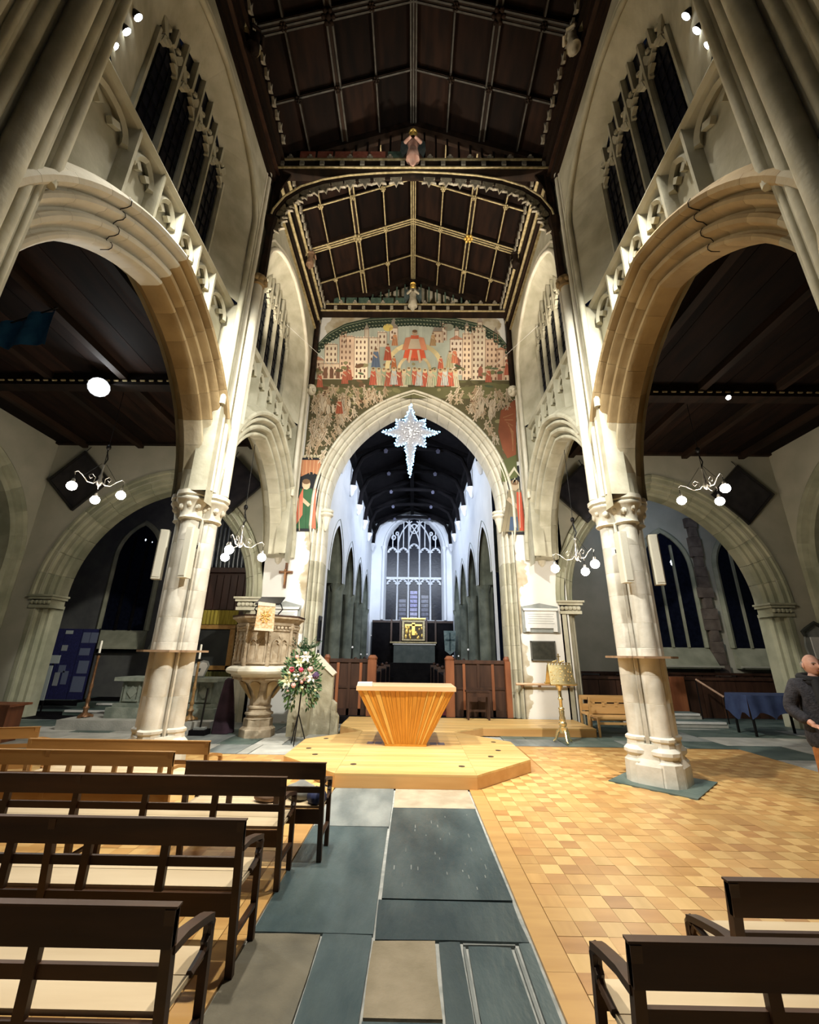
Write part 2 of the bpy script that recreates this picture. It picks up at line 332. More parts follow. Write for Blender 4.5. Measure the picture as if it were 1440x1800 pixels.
# clerestory windows ---------------------------------------------------------
wi = 0
for s, side in SIDES:
    for bi, (y0, y1) in enumerate(BAYS):
        wi += 1; yc = (y0 + y1) / 2; root = struct('window_%d' % wi)
        fr = lambda u, v, w, yc=yc, s=s: (X0 + s * w, yc + u, v)
        MU = [-1.07 + .5325 * k for k in range(5)]; wl = head(-1.07, 1.06, 10.25, .95)
        def top(u, wl=wl):
            for (a, va), (b, vb) in zip(wl, wl[1:]):
                if a <= u <= b: return va + (vb - va) * (u - a) / (b - a)
            return wl[0][1]
        for u in MU:
            mb = MB(); mb.loft([[fr(u + a, v, w) for a, w in ((-.042, 3.74), (-.042, 3.70), (-.02, 3.64), (.02, 3.64), (.042, 3.70), (.042, 3.74))] for v in (8.0, max(10.2, top(u)))]); mb.build('mullion', stone, root)
        for k in range(4):
            cu = (MU[k] + MU[k + 1]) / 2; g = .2
            f2 = lambda u, v, w, cu=cu, fr=fr: fr(cu + u, 10.08 + v, w)
            mb = MB()
            for sd in (-1, 1):
                arch_sweep(mb, [(0, 3.74), (-.02, 3.71), (0, 3.66), (.04, 3.66), (.05, 3.70), (.05, 3.74)], g, .34, f2, 0, 1, 6, sd)
                mb.prism([(sd * .20, .05), (sd * .09, .12), (sd * .18, .22)], f2, 3.65, 3.72); mb.prism([(sd * .15, .20), (sd * .03, .24), (sd * .09, .32)], f2, 3.65, 3.72)
            mb.bar(f2(0, .34, 3.68), f2(0, top(cu) - 10.08, 3.68), .05, .12)
            for q in (-1, 1): mb.bar(f2(q * .14, .28, 3.68), f2(q * .25, .52, 3.68), .05, .1); mb.ball(f2(q * .13, .50, 3.68), .05, 6, 4)
            mb.build('tracery_head', stone, root, smooth=40)
            mb = MB(); mb.quad(fr(cu - .27, 8, 3.73), fr(cu + .27, 8, 3.73), fr(cu + .27, top(cu) + .1, 3.73), fr(cu - .27, top(cu) + .1, 3.73)); mb.build('pane', glass_night, root)
            mb = MB()
            for j in range(8): z = 8.28 + j * .29; mb.bar(fr(cu - .2, z, 3.72), fr(cu + .2, z, 3.72), .014, .012)
            for j in range(3): mb.bar(fr(cu - .13 + .13 * j, 8, 3.722), fr(cu - .13 + .13 * j, 10.3, 3.722), .01, .01)
            mb.build('lead_came', lead, root)

# piers ----------------------------------------------------------------------
def pier_outline(k=1.):
    P = []
    for q in range(4):
        b = q * pi / 2
        loc = [(.25 + .17 * cos(radians(t)), .17 * sin(radians(t))) for t in range(-98, 99, 14)] + [(.205, .185), (.245, .20), (.26, .245), (.20, .245), (.185, .205)]
        P += [(k * (x * cos(b) - y * sin(b)), k * (x * sin(b) + y * cos(b))) for x, y in loc]
    return P
PK = .82; OUT = pier_outline(PK)
def make_pier(cx, cy, label):
    t = thing('clustered_pier', label, 'pier', (cx, cy, 0), 0, 'clustered stone piers of the nave')
    zz = [.5, 1.02, 1.40, 1.78, 2.14, 2.56, 2.92, 3.34, 3.74]
    for z0, z1 in zip(zz, zz[1:]):
        mb = MB(); k = .992
        mb.loft([[(cx + x * q, cy + y * q, z) for x, y in OUT] for z, q in ((z0, k), (z0 + .004, 1), (z1 - .004, 1), (z1, k))]); mb.build('drum', stone_pier, t, smooth=24)
    mb = MB(); mb.lathe([(.41, 0), (.41, .24), (.36, .32), (.33, .5)], (cx, cy, 0), 8, pi / 8); mb.build('plinth', stone_pier, t, smooth=20)
    mb = MB(); mb.prism([(.80, 0), (0, .80), (-.80, 0), (0, -.80)], lambda u, v, w: (cx + .02 + u * .95, cy - .03 + v * .95, w), -.02, .012); mb.build('pier_footing_slab', slate_green, t)
    for q in range(4):
        a = q * pi / 2; px, py = cx + .27 * PK * cos(a), cy + .27 * PK * sin(a)
        mb = MB(); mb.lathe([(r_ * PK, z_) for r_, z_ in ((.27, .01), (.26, .28), (.20, .33), (.22, .36), (.25, .38), (.25, .42), (.19, .47), (.18, .53), (.205, .55), (.205, .58), (.17, .60))], (px, py, 0), 10, pi / 10); mb.build('shaft_base', stone_pier, t, smooth=28)
        px, py = cx + .25 * PK * cos(a), cy + .25 * PK * sin(a)
        mb = MB(); mb.lathe([(.17, 3.70), (.20, 3.72), (.20, 3.72), (.18, 3.77), (.19, 3.86), (.25, 4.00), (.27, 4.02), (.27, 4.05), (.24, 4.07), (.28, 4.10), (.28, 4.17), (.2, 4.19)], (px, py, 0), 10, pi / 10)
        for k in range(9):
            b = k * 2 * pi / 9; mb.ball((px + .19 * cos(b), py + .19 * sin(b), 3.90 + .045 * (k % 2)), .05, 6, 5, sc=(1, 1, 1.25))
        mb.build('capital', stone_pale, t, smooth=45)
    mb = MB(); mb.loft([[(cx + x * q, cy + y * q, z) for x, y in OUT] for z, q in ((3.74, .98), (4.2, 1.0))]); mb.build('pier_neck', stone_pier, t, smooth=40)
    return t
PX = 3.60
pl = make_pier(X0 - PX, 6.8, 'pale clustered stone pier rising behind the pews on the left')
pr = make_pier(X0 + PX, 6.8, 'pale clustered stone pier standing free on the parquet at right')
for s, lab in ((-1, 'clustered stone pier at the far end of the nearest left pew'), (1, 'clustered stone pier at the far end of the nearest right pew')): make_pier(X0 + s * PX, 2.3, lab)
# plain board shelves round the piers
for s, lab in ((-1, 'thin board shelf collar around the pier behind the left pews'), (1, 'thin board shelf collar around the pier standing on the parquet')):
    cx = X0 + s * PX; mb = MB(); n = len(OUT); outer = []
    for x, y in OUT:
        a = atan2(y, x); k = .46 / cos(((a - pi / 8 + 4 * pi) % (pi / 4)) - pi / 8); outer.append((k * cos(a), k * sin(a)))
    vs = [(cx + x * q, 6.8 + y * q, z) for z in (1.635, 1.665) for L_, q in ((OUT, 1.012), (outer, 1.)) for x, y in L_]
    mb.add(vs, [f for k in range(n) for f in ((k, (k + 1) % n, n + (k + 1) % n, n + k), (2 * n + k, 3 * n + k, 3 * n + (k + 1) % n, 2 * n + (k + 1) % n), (n + k, n + (k + 1) % n, 3 * n + (k + 1) % n, 3 * n + k))])
    o = mb.build('pier_shelf', shelf_m, None); tag(o, lab, 'shelf')
# loudspeakers on the piers
for s, cx, pts in ((-1, X0 - PX, ((-.36, -.24, .35), (.16, -.39, -.15))), (1, X0 + PX, ((-.22, -.39, .1), (.36, -.24, -.3)))):
    for i, (dx, dy, rz) in enumerate(pts):
        lab = ['tall cream column loudspeaker on the %s edge of the %s pier' % (e, 'left' if s < 0 else 'right') for e in ('left', 'right')][i]
        if (s, i) in ((-1, 1), (1, 0)): lab = 'cream column loudspeaker on the camera-facing front of the %s pier' % ('left' if s < 0 else 'right')
        t = thing('column_loudspeaker', lab, 'loudspeaker', (cx + dx, 6.8 + dy, 2.72), rz, 'column loudspeakers on the piers')
        mb = MB(); mb.prism([(-.07, -.05), (-.055, -.07), (.055, -.07), (.07, -.05), (.07, .07), (-.07, .07)], lambda u, v, w: (u, v, w), 0, .8); mb.build('case', speaker_m, t, local=True)
        mb = MB(); mb.box(-.05, .05, -.075, -.068, .03, .77); mb.build('grille', M('speaker_grille', (.60, .58, .49), (.66, .63, .53), 90, .7), t, local=True)
        mb = MB(); mb.box(-.03, .03, .05, .16, .5, .56); mb.build('bracket', iron, t, local=True)

# east wall with the chancel arch ------------------------------------------------
we = struct('wall_east'); CA, CZ, CH = 2.56, 5.75, 3.53; CX = -.03; EY = 11.5
fe = lambda u, v, w: (CX + u, w, CZ + v)
mb = MB(); line = [(-(CA + .3), -CZ)] + arch_line(CA, CH, .3, 14) + [(CA + .3, -CZ)]
wall_over(mb, arch_line(CA, CH, .3, 14), -4.2, 4.2, -CZ, 12.9 - CZ, fe, EY)
wall_over(mb, arch_line(CA, CH, .1, 14), -4.2, 4.2, -CZ, 12.9 - CZ, fe, EY + .75)
# gable above the tie beam
mb.add([(X0 - 3.4, EY + .02, 12.9), (X0 + 3.4, EY + .02, 12.9), (X0, EY + .02, 14.4)], [(0, 1, 2)])
# plaster with exposed stone beside the jambs: mask by distance from the arch edge, ragged
pm = M('chancel_arch_plaster', (.72, .71, .68), (.80, .79, .76), 1.1, .9, bump=.08, bscale=9, rndpos=False)
nt = pm.node_tree; N = nt.nodes; L = nt.links; bs = N['Principled BSDF']; old = bs.inputs['Base Color'].links[0].from_socket
tc = N.new('ShaderNodeTexCoord'); sp = N.new('ShaderNodeSeparateXYZ'); L.new(tc.outputs['Object'], sp.inputs[0])
nz = N.new('ShaderNodeTexNoise'); nz.inputs['Scale'].default_value = 1.6; nz.inputs['Detail'].default_value = 6; L.new(tc.outputs['Object'], nz.inputs['Vector'])
ab = N.new('ShaderNodeMath'); ab.operation = 'ABSOLUTE'; L.new(sp.outputs[0], ab.inputs[0])
ma = N.new('ShaderNodeMath'); ma.operation = 'MULTIPLY_ADD'; ma.inputs[1].default_value = 1.5; L.new(nz.outputs[0], ma.inputs[0]); L.new(ab.outputs[0], ma.inputs[2])
gt = N.new('ShaderNodeMapRange'); gt.inputs['From Min'].default_value = 3.72; gt.inputs['From Max'].default_value = 3.76; L.new(ma.outputs[0], gt.inputs[0])
n3 = N.new('ShaderNodeTexNoise'); n3.inputs['Scale'].default_value = 3; L.new(tc.outputs['Object'], n3.inputs['Vector'])
c3 = N.new('ShaderNodeValToRGB'); c3.color_ramp.elements[0].position = .35; c3.color_ramp.elements[1].position = .65; c3.color_ramp.elements[0].color = (.38, .31, .20, 1); c3.color_ramp.elements[1].color = (.58, .53, .42, 1); L.new(n3.outputs[0], c3.inputs[0])
mx = N.new('ShaderNodeMix'); mx.data_type = 'RGBA'; L.new(gt.outputs[0], mx.inputs[0]); L.new(c3.outputs[0], mx.inputs[6]); L.new(old, mx.inputs[7]); L.new(mx.outputs[2], bs.inputs['Base Color'])
mb.build('wall_face', pm, we)
cp = [(0, EY + .75), (0, EY + .24), (.03, EY + .18), (.07, EY + .18), (.08, EY + .23), (.10, EY + .23), (.11, EY + .12), (.14, EY + .07), (.18, EY + .07), (.20, EY + .15), (.225, EY + .15), (.235, EY + .04), (.27, EY - .02), (.30, EY - .02), (.31, EY + .03), (.33, EY + .03), (.34, EY - .05), (.38, EY - .07), (.42, EY - .03), (.42, EY + .75)]
nv = 11
for sd in (-1, 1):
    for k in range(nv):
        mb = MB(); arch_sweep(mb, cp, CA, CH, fe, k / nv + .0008, (k + 1) / nv - (.0008 if k < nv - 1 else 0), 3, sd); mb.build('chancel_voussoir', stone_pale, we, smooth=35)
    # jamb courses
    zz = [0.16, .75, 1.3, 1.9, 2.4, 3.0, 3.5, 4.1, 4.6, 5.1, 5.75]
    for z0, z1 in zip(zz, zz[1:]):
        mb = MB(); mb.loft([[fe(sd * (CA + (d if z > 5.09 else min(d, .3))), z - CZ, w) for d, w in cp] for z in (z0 + .002, z1 - .002)]); mb.build('jamb_stone', stone_pale if z0 > 4 else stone, we, smooth=35)
    mb = MB(); mb.lathe([(.03, 5.02), (.07, 5.1), (.09, 5.22), (.14, 5.42), (.20, 5.48), (.20, 5.53), (.17, 5.55), (.20, 5.58), (.20, 5.64), (.14, 5.66)], (CX + sd * (CA - .02), EY + .2, 0), 10); mb.build('jamb_corbel', stone_pale, we, smooth=30)
    # corner post of dark oak on a carved stone head
    mb = MB(); mb.box(X0 + sd * 3.22 - .07, X0 + sd * 3.22 + .07, EY - .22, EY - .06, 9.75, 12.9); mb.build('corner_post', dark_oak, we)
    mb = MB(); mb.ball((X0 + sd * 3.22, EY - .12, 9.62), .17, 10, 8, sc=(1, .9, 1.15)); mb.ball((X0 + sd * 3.22, EY - .26, 9.6), .05, 6, 4)
    for q in (-1, 1): mb.ball((X0 + sd * 3.22 + q * .11, EY - .2, 9.55), .07, 6, 5)
    mb.build('carved_head', stone_pale, we, smooth=60)
    # stone nave corner shaft down the wall
    mb = MB()
    for dx, r in ((.09, .07), (.21, .045)): mb.lathe([(r, 5.5), (r, 9.5)], (X0 + sd * (3.26 + dx), EY - .1, 0), 10)
    mb.build('corner_shaft', stone_pale, we, smooth=50)

# aisle east walls with their arches -------------------------------------------------
AH, AZ, AR = 2.62, 3.05, 3.2
ap = [(0, EY + .6), (0, EY + .28), (.05, EY + .2), (.12, EY + .2), (.14, EY + .12), (.17, EY + .10), (.28, EY + .10), (.30, EY + .02), (.33, EY - .01), (.44, EY - .01), (.46, EY - .06), (.54, EY - .06), (.56, EY), (.56, EY + .6)]
for s, side, xc, xo, zt in ((-1, 'north', -7.3, -11.0, 7.7), (1, 'south', 7.05, 10.72, 7.5)):
    wa = struct('wall_%s_aisle_east' % side); fa = lambda u, v, w, xc=xc: (xc + u, w, AZ + v)
    u0, u1 = sorted((X0 + s * 4.05 - xc, xo - xc)); mb = MB()
    wall_over(mb, arch_line(AH, AR, .3, 12), u0, u1, -AZ, zt - AZ, fa, EY)
    wall_over(mb, arch_line(AH, AR, .1, 12), u0 - 1, u1 + 1, -AZ, zt - AZ, fa, EY + .6)
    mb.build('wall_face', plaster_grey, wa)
    for sd in (-1, 1):
        inner = sd == -s
        for k in range(8):
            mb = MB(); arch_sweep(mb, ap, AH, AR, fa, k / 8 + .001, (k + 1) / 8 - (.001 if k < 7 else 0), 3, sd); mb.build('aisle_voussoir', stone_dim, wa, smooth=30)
        mb = MB(); mb.loft([[fa(sd * (AH + d), z - AZ, w) for d, w in ap[:10] + [(.44, EY + .6)]] for z in (0, 2.75)]); mb.build('aisle_jamb', stone if inner else stone_dim, wa, smooth=30)
        mb = MB(); cxx = xc + sd * (AH + .2)
        for z0, z1, e in ((2.72, 2.80, .02), (2.80, 2.95, -.02), (2.95, 3.02, .05), (3.02, 3.07, .09)): mb.box(cxx - .27 - e, cxx + .27 + e, EY - .02 - e, EY + .5, z0, z1)
        for k in range(5): mb.ball((cxx - .22 + .11 * k, EY - .02, 2.87), .06, 6, 5)
        mb.build('aisle_capital', stone_dim if not inner else stone, wa, smooth=30)
    # aisle outer wall with a wide window arch
    wo = struct('wall_%s_aisle' % side); fo = lambda u, v, w, s=s, xo=xo: (xo + s * w, 9.0 + u, 4.0 + v); mb = MB()
    wall_over(mb, arch_line(2.1, 2.7, .3, 10), -11, 2.6, -4, zt - 4, fo, 0)
    mb.build('wall_face', plaster_grey, wo)
    oz = [(0, .5), (0, .12), (.08, .06), (.18, .08), (.24, -.02), (.34, -.05), (.40, 0), (.40, .5)]
    for sd in (-1, 1):
        for k in range(6):
            mb = MB(); arch_sweep(mb, oz, 2.1, 2.7, fo, k / 6, (k + 1) / 6, 3, sd); mb.build('window_arch_stone', stone_dim, wo, smooth=30)
        mb = MB(); mb.loft([[fo(sd * (2.1 + d), z, w) for d, w in oz] for z in (-4, 0)]); mb.build('arch_jamb', stone_dim, wo, smooth=30)
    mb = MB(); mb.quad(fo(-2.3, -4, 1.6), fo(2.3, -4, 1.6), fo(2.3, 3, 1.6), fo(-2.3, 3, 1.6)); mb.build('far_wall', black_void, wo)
    # flat aisle roof of dark oak with beams
    wc = struct('ceiling_%s_aisle' % side); xa, xb = sorted((X0 + s * 4.0, xo))
    nb = 11
    for k in range(nb):
        for j, (ya, yb) in enumerate(((-1, 3.6), (3.6, 8.2), (8.2, 11.6))):
            mb = MB(); w = (xb - xa) / nb; mb.box(xa + k * w + .006, xa + (k + 1) * w - .006, ya + .01, yb - .01, zt, zt + .05); mb.build('ceiling_board', panel_oak, wc)
    for k in range(4):
        x = xa + (k + .5) * (xb - xa) / 4; mb = MB(); mb.box(x - .08, x + .08, -1, 11.5, zt - .16, zt); mb.build('joist', dark_oak, wc)
    for y in (3.6, 8.2):
        mb = MB(); mb.box(xa, xb, y - .14, y + .14, zt - .30, zt); mb.build('cross_beam', dark_oak, wc)
        mb = MB()
        for k in range(34): x = xa + .1 + k * (xb - xa - .2) / 33; mb.box(x - .05, x + .05, y - .17, y - .14, zt - .22, zt - .19)
        mb.build('beam_dentil', gilt_oak, wc)
    mb = MB(); mb.box(xa, xb, EY - .12, EY, zt - .07, zt); mb.build('wall_plate', dark_oak, wc)

# nave roof -------------------------------------------------------------------------
rf = struct('ceiling'); RZ = lambda dx: 14.3 - abs(dx) * 1.4 / 3.35
YG = [0, 1.15, 2.3, 3.45, 4.6, 5.72, 6.85, 8.02, 9.2, 10.35, 11.5]; XG = [0, .83, 1.66, 2.5, 3.35]
for s in (-1, 1):
    for ya, yb in zip(YG, YG[1:]):
        for xa, xb in zip(XG, XG[1:]):
            mb = MB(); P = [(X0 + s * x, y, RZ(x)) for x, y in ((xa, ya), (xb, ya), (xb, yb), (xa, yb))]
            mb.add(P + [(p[0], p[1], p[2] + .04) for p in P], [(0, 1, 2, 3), (7, 6, 5, 4), (0, 4, 5, 1), (1, 5, 6, 2), (2, 6, 7, 3), (3, 7, 4, 0)]); mb.build('roof_panel', panel_oak, rf)
    for x, w in ((.83, .055), (1.66, .15), (2.5, .06)):
        for ya, yb, mt in ((0, 6.85, dark_oak), (6.85, 11.5, None)):
            mb = MB(); mb.bar((X0 + s * x, ya, RZ(x) - .06), (X0 + s * x, yb, RZ(x) - .06), w, .12); mb.build('purlin', mt or dark_oak, rf)
            for q in ((-1, 1) if w > .1 else (0,)):
                mb = MB(); mb.bar((X0 + s * x + q * w * .38, ya, RZ(x) - .125), (X0 + s * x + q * w * .38, yb, RZ(x) - .125), .035 if w > .1 else .03, .03); mb.build('purlin_mould', gilt_oak if ya > 6 else grey_oak, rf)
    for i, y in enumerate(YG):
        big = i % 2 == 0; w = .2 if big else .06
        if y in (6.85, 11.5): continue
        mb = MB(); mb.bar((X0, y, RZ(0) - .08), (X0 + s * 3.3, y, RZ(3.3) - .08), w, .14 if big else .09); mb.build('rafter', dark_oak, rf)
        for q in ((-1, 0, 1) if big else (0,)):
            mb = MB(); z = .16 if big else .14; mb.bar((X0, y + q * w * .36, RZ(0) - z), (X0 + s * 3.25, y + q * w * .36, RZ(3.25) - z), .03, .03); mb.build('rafter_mould', gilt_oak if y > 7 else grey_oak, rf)
        for x in (.83, 1.66, 2.5):
            mb = MB(); c = (X0 + s * x, y, RZ(x) - .2); r = .10 if big and x == 1.66 else .055
            mb.ball(c, r * .6, 8, 5)
            for k in range(6): mb.ball((c[0] + r * cos(k * pi / 3), c[1] + r * sin(k * pi / 3), c[2]), r * .5, 6, 4)
            mb.build('roof_boss', gold if (s == 1 and x == 1.66 and 9 < y < 9.5) else gilt_oak if y > 7 else dark_oak, rf, smooth=60)
    # cresting along the cornice
    mb = MB()
    for k in range(40):
        y = 2.2 + k * .23; x = X0 + s * 2.98; z = 12.72
        if abs(y - 6.85) < .3: continue
        f = lambda u, v, w, x=x, y=y, z=z: (x + w, y + u, z + v)
        mb.prism([(-.025, 0), (.025, 0), (.10, .13), (.03, .12), (0, .29), (-.03, .12), (-.10, .13)], f, -.03, .02)
    mb.build('cresting', carved_m, rf)['kind'] = 'stuff'
mb = MB(); mb.bar((X0, 0, 14.22), (X0, 11.5, 14.22), .16, .18); mb.build('ridge_beam', dark_oak, rf)
for q in (-.06, 0, .06):
    for ya, yb, mt in ((0, 6.7, grey_oak), (7.0, 11.5, gilt_oak)): mb = MB(); mb.bar((X0 + q, ya, 14.12), (X0 + q, yb, 14.12), .03, .03); mb.build('ridge_mould', mt, rf)
# tie beams with brattishing, tracery above and an arched, cusped brace
for y, zb, brace in ((6.85, 12.45, True), (11.36, 12.62, False)):
    mb = MB(); mb.box(X0 - 3.3, X0 + 3.3, y - .13, y + .13, zb, zb + .34); mb.build('tie_beam', dark_oak, rf)
    for z in (zb + .02, zb + .30):
        mb = MB(); mb.box(X0 - 3.25, X0 + 3.25, y - .17, y + .1, z, z + .035); mb.build('beam_mould', gilt_oak, rf)
    for k in range(14):
        x = X0 - 3.1 + k * 6.2 / 13; mb = MB(); mb.box(x - .05, x + .05, y - .18, y - .12, zb + .10, zb + .22); mb.box(x + .1, x + .24, y - .16, y - .10, zb + .34, zb + .42); mb.ball((x + .17, y - .13, zb + .46), .05, 6, 4); mb.build('beam_rosette', carved_m, rf)
    for k in range(6):
        x = X0 - 2.7 + k * .42; mb = MB(); mb.box(x, x + .36, y - .15, y - .13, zb + .345, zb + .60); mb.build('painted_panel', paint_red if brace and k < 5 else paint_green, rf)
    for k in range(-11, 12):
        x = k * .28; z1 = RZ(x) - .12
        if z1 > zb + .5: mb = MB(); mb.box(X0 + x - .022, X0 + x + .022, y - .03, y + .03, zb + .34, z1); mb.build('tracery_bar', dark_oak if brace else paint_green, rf)
    for s in (-1, 1):
        mb = MB(); mb.bar((X0, y, RZ(0) - .12), (X0 + s * 3.3, y, RZ(3.3) - .12), .22, .2); mb.build('principal_rafter', dark_oak, rf)
    if brace:
        for s in (-1, 1):
            pts = [(3.22, 10.75), (3.16, 11.2), (2.95, 11.62), (2.6, 11.95), (2.1, 12.18), (1.5, 12.32), (.8, 12.40), (0, 12.44)]
            mb = MB(); mb.tube([(X0 + s * x, y, z) for x, z in pts], .075, 8); mb.build('arched_brace', dark_oak, rf, smooth=50)
            mb = MB(); mb.tube([(X0 + s * x, y - .09, z - .01) for x, z in pts], .022, 6); mb.build('brace_mould', gilt_oak, rf, smooth=50)
            for k in range(len(pts) - 1):
                for j in (0, .5):
                    x = pts[k][0] * (1 - j) + pts[k + 1][0] * j; z = pts[k][1] * (1 - j) + pts[k + 1][1] * j
                    dx, dz = pts[k + 1][0] - pts[k][0], pts[k + 1][1] - pts[k][1]; l = math.hypot(dx, dz); nx, nz = dz / l, -dx / l
                    if nz > 0: nx, nz = -nx, -nz
                    f = lambda u, v, w, x=x, z=z, nx=nx, nz=nz, dx=dx / l, dz=dz / l: (X0 + s * (x + dx * u + nx * v), y + w, z + dz * u + nz * v)
                    mb = MB(); mb.prism([(-.15, .04), (.15, .04), (.10, .14), (.17, .26), (.05, .22), (0, .36), (-.05, .22), (-.17, .26), (-.10, .14)], f, -.025, .025); mb.build('brace_cusp', carved_m, rf)
            # wall post
            mb = MB(); mb.lathe([(.09, 9.18), (.085, 10.6), (.12, 10.7), (.15, 10.85), (.15, 10.98), (.10, 11.0), (.10, 12.45)], (X0 + s * 3.2, y, 0), 8); mb.build('wall_post', dark_oak if s < 9 else gilt_oak, rf, smooth=30)
            mb = MB(); mb.prism([(2.9, 12.44), (3.2, 12.44), (3.2, 11.7)], lambda u, v, w: (X0 + s * u, w, v), y - .02, y + .02); mb.build('spandrel', dark_oak, rf)
# ================================================================= chancel
wc = {}
CB = ((14.2, 1), (17.3, 2), (20.4, 3), (23.5, 4))
for s, side in SIDES:
    w = struct('wall_%s_chancel' % side); mb = MB()
    for yc, _ in CB:
        f = lambda u, v, ww, yc=yc, s=s: (X0 + s * ww, yc + u, 4.1 + v)
        wall_over(mb, arch_line(1.22, 1.85, .0, 10), -1.55, 1.55, 0, 5.6, f, 2.52)
    mb.quad((X0 + s * 2.52, 12.2, 0), (X0 + s * 2.52, 12.66, 0), (X0 + s * 2.52, 12.66, 9.7), (X0 + s * 2.52, 12.2, 9.7))
    mb.quad((X0 + s * 2.52, 25.05, 0), (X0 + s * 2.52, 26, 0), (X0 + s * 2.52, 26, 9.7), (X0 + s * 2.52, 25.05, 9.7))
    mb.build('wall_face', plaster_cool, w)
    for yc, _ in CB:
        f = lambda u, v, ww, yc=yc, s=s: (X0 + s * ww, yc + u, 4.1 + v)
        for sd in (-1, 1):
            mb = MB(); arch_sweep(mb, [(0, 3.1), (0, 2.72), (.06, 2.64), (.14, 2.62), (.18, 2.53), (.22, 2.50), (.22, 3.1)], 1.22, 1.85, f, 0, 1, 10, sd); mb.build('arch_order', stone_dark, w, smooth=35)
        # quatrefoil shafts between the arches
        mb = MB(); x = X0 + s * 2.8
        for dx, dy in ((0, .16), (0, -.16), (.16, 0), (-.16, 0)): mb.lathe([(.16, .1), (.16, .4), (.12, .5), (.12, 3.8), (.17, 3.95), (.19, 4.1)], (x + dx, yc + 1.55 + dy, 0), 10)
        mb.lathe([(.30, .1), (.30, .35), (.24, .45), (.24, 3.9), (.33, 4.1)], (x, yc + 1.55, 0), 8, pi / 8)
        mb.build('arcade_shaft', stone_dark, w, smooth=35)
    # wall plate and white corbels of the roof
    mb = MB(); xs = sorted((X0 + s * 2.3, X0 + s * 2.52)); mb.box(xs[0], xs[1], 12.3, 26, 9.1, 9.4); mb.build('wall_plate', black_void, w)
    for k in range(6):
        y = 13.6 + k * 2.35; mb = MB(); mb.lathe([(.03, 7.7), (.10, 7.8), (.13, 7.95), (.20, 8.05), (.21, 8.15)], (X0 + s * 2.46, y, 0), 8); mb.build('roof_corbel', plaster_cool, w, smooth=40)
# chancel roof
rc = struct('ceiling_chancel')
for s in (-1, 1):
    for k in range(6):
        for j in range(3):
            y0, y1 = 12.3 + k * 2.35, 12.3 + (k + 1) * 2.35; xa, xb = j * .87, (j + 1) * .87; z = lambda x: 10.7 - x * .45
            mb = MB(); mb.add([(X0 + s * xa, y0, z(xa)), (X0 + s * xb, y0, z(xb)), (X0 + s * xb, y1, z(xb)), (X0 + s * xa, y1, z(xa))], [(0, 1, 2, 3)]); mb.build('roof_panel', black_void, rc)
    for k in range(6):
        y = 13.6 + k * 2.35
        mb = MB(); mb.tube([(X0 + s * 2.42, y, 8.1), (X0 + s * 2.36, y, 8.8), (X0 + s * 2.1, y, 9.45), (X0 + s * 1.5, y, 9.82), (X0 + s * .8, y, 9.92), (X0, y, 9.95)], .1, 8); mb.build('arched_brace', black_void, rc, smooth=40)
        mb = MB(); mb.bar((X0 + s * 2.45, y, 9.6), (X0, y, 10.5), .18, .2); mb.build('rafter', black_void, rc)
        mb = MB(); mb.prism([(-.06, 0), (.06, 0), (.09, .12), (0, .2), (-.09, .12)], lambda u, v, ww: (X0 + s * 1.1 + u, y + ww - .1, 9.66 + v), -.03, .03); mb.build('carved_shield', M('dim_painted_shield', (.09, .09, .14), (.14, .14, .2), 6), rc)
mb = MB(); mb.bar((X0, 12.3, 10.4), (X0, 26, 10.4), .2, .3); mb.build('ridge_beam', black_void, rc)
# great east window
EW = 26.0; wx = .05; HW = 1.72; w5 = struct('window_5'); es = struct('wall_chancel_east')
fe5 = lambda u, v, w: (wx + u, EW + w, 8.05 + v)
line = arch_line(HW, 2.05, .12, 12)
mb = MB(); wall_over(mb, line, -2.7, 2.7, -8.05, 2.9, fe5, 0); mb.quad(fe5(-1.85, -8.05, 0), fe5(1.85, -8.05, 0), fe5(1.85, -4.45, 0), fe5(-1.85, -4.45, 0))
mb.strip([fe5(u, v, 0) for u, v in [(-HW - .12, -4.5)] + line + [(HW + .12, -4.5)]], [fe5(u, v, .35) for u, v in [(-HW, -4.5)] + arch_line(HW, 2.05, 0, 12) + [(HW, -4.5)]])
mb.build('wall_face', plaster_cool, es)
for sd in (-1, 1):
    mb = MB(); arch_sweep(mb, [(.10, -.02), (.16, -.10), (.24, -.10), (.28, -.02)], HW, 2.05, fe5, 0, 1, 10, sd); mb.build('window_hood', plaster_cool, w5, smooth=40)
    mb = MB(); mb.lathe([(.09, 3.6), (.09, 7.85), (.13, 7.95), (.16, 8.06), (.16, 8.14)], (wx + sd * (HW + .2), EW - .08, 0), 10); mb.build('window_shaft', plaster_cool, w5, smooth=40)
lw = 2 * HW / 5
def wtop(u):
    u = min(abs(u), HW - .001); R = (HW ** 2 + 2.05 ** 2) / (2 * HW); c = R - HW; return sqrt(max(0, R * R - (u + c) ** 2))
for k in range(1, 5):
    u = -HW + k * lw; mb = MB(); mb.loft([[fe5(u + a, v, w) for a, w in ((-.06, .32), (-.06, .2), (-.02, .1), (.02, .1), (.06, .2), (.06, .32))] for v in (-4.45, wtop(u) if k in (2, 3) else .9)]); mb.build('mullion', plaster_cool, w5)
mb = MB(); mb.box(wx - HW, wx + HW, EW + .12, EW + .32, 6.08, 6.22); mb.build('transom', plaster_cool, w5)
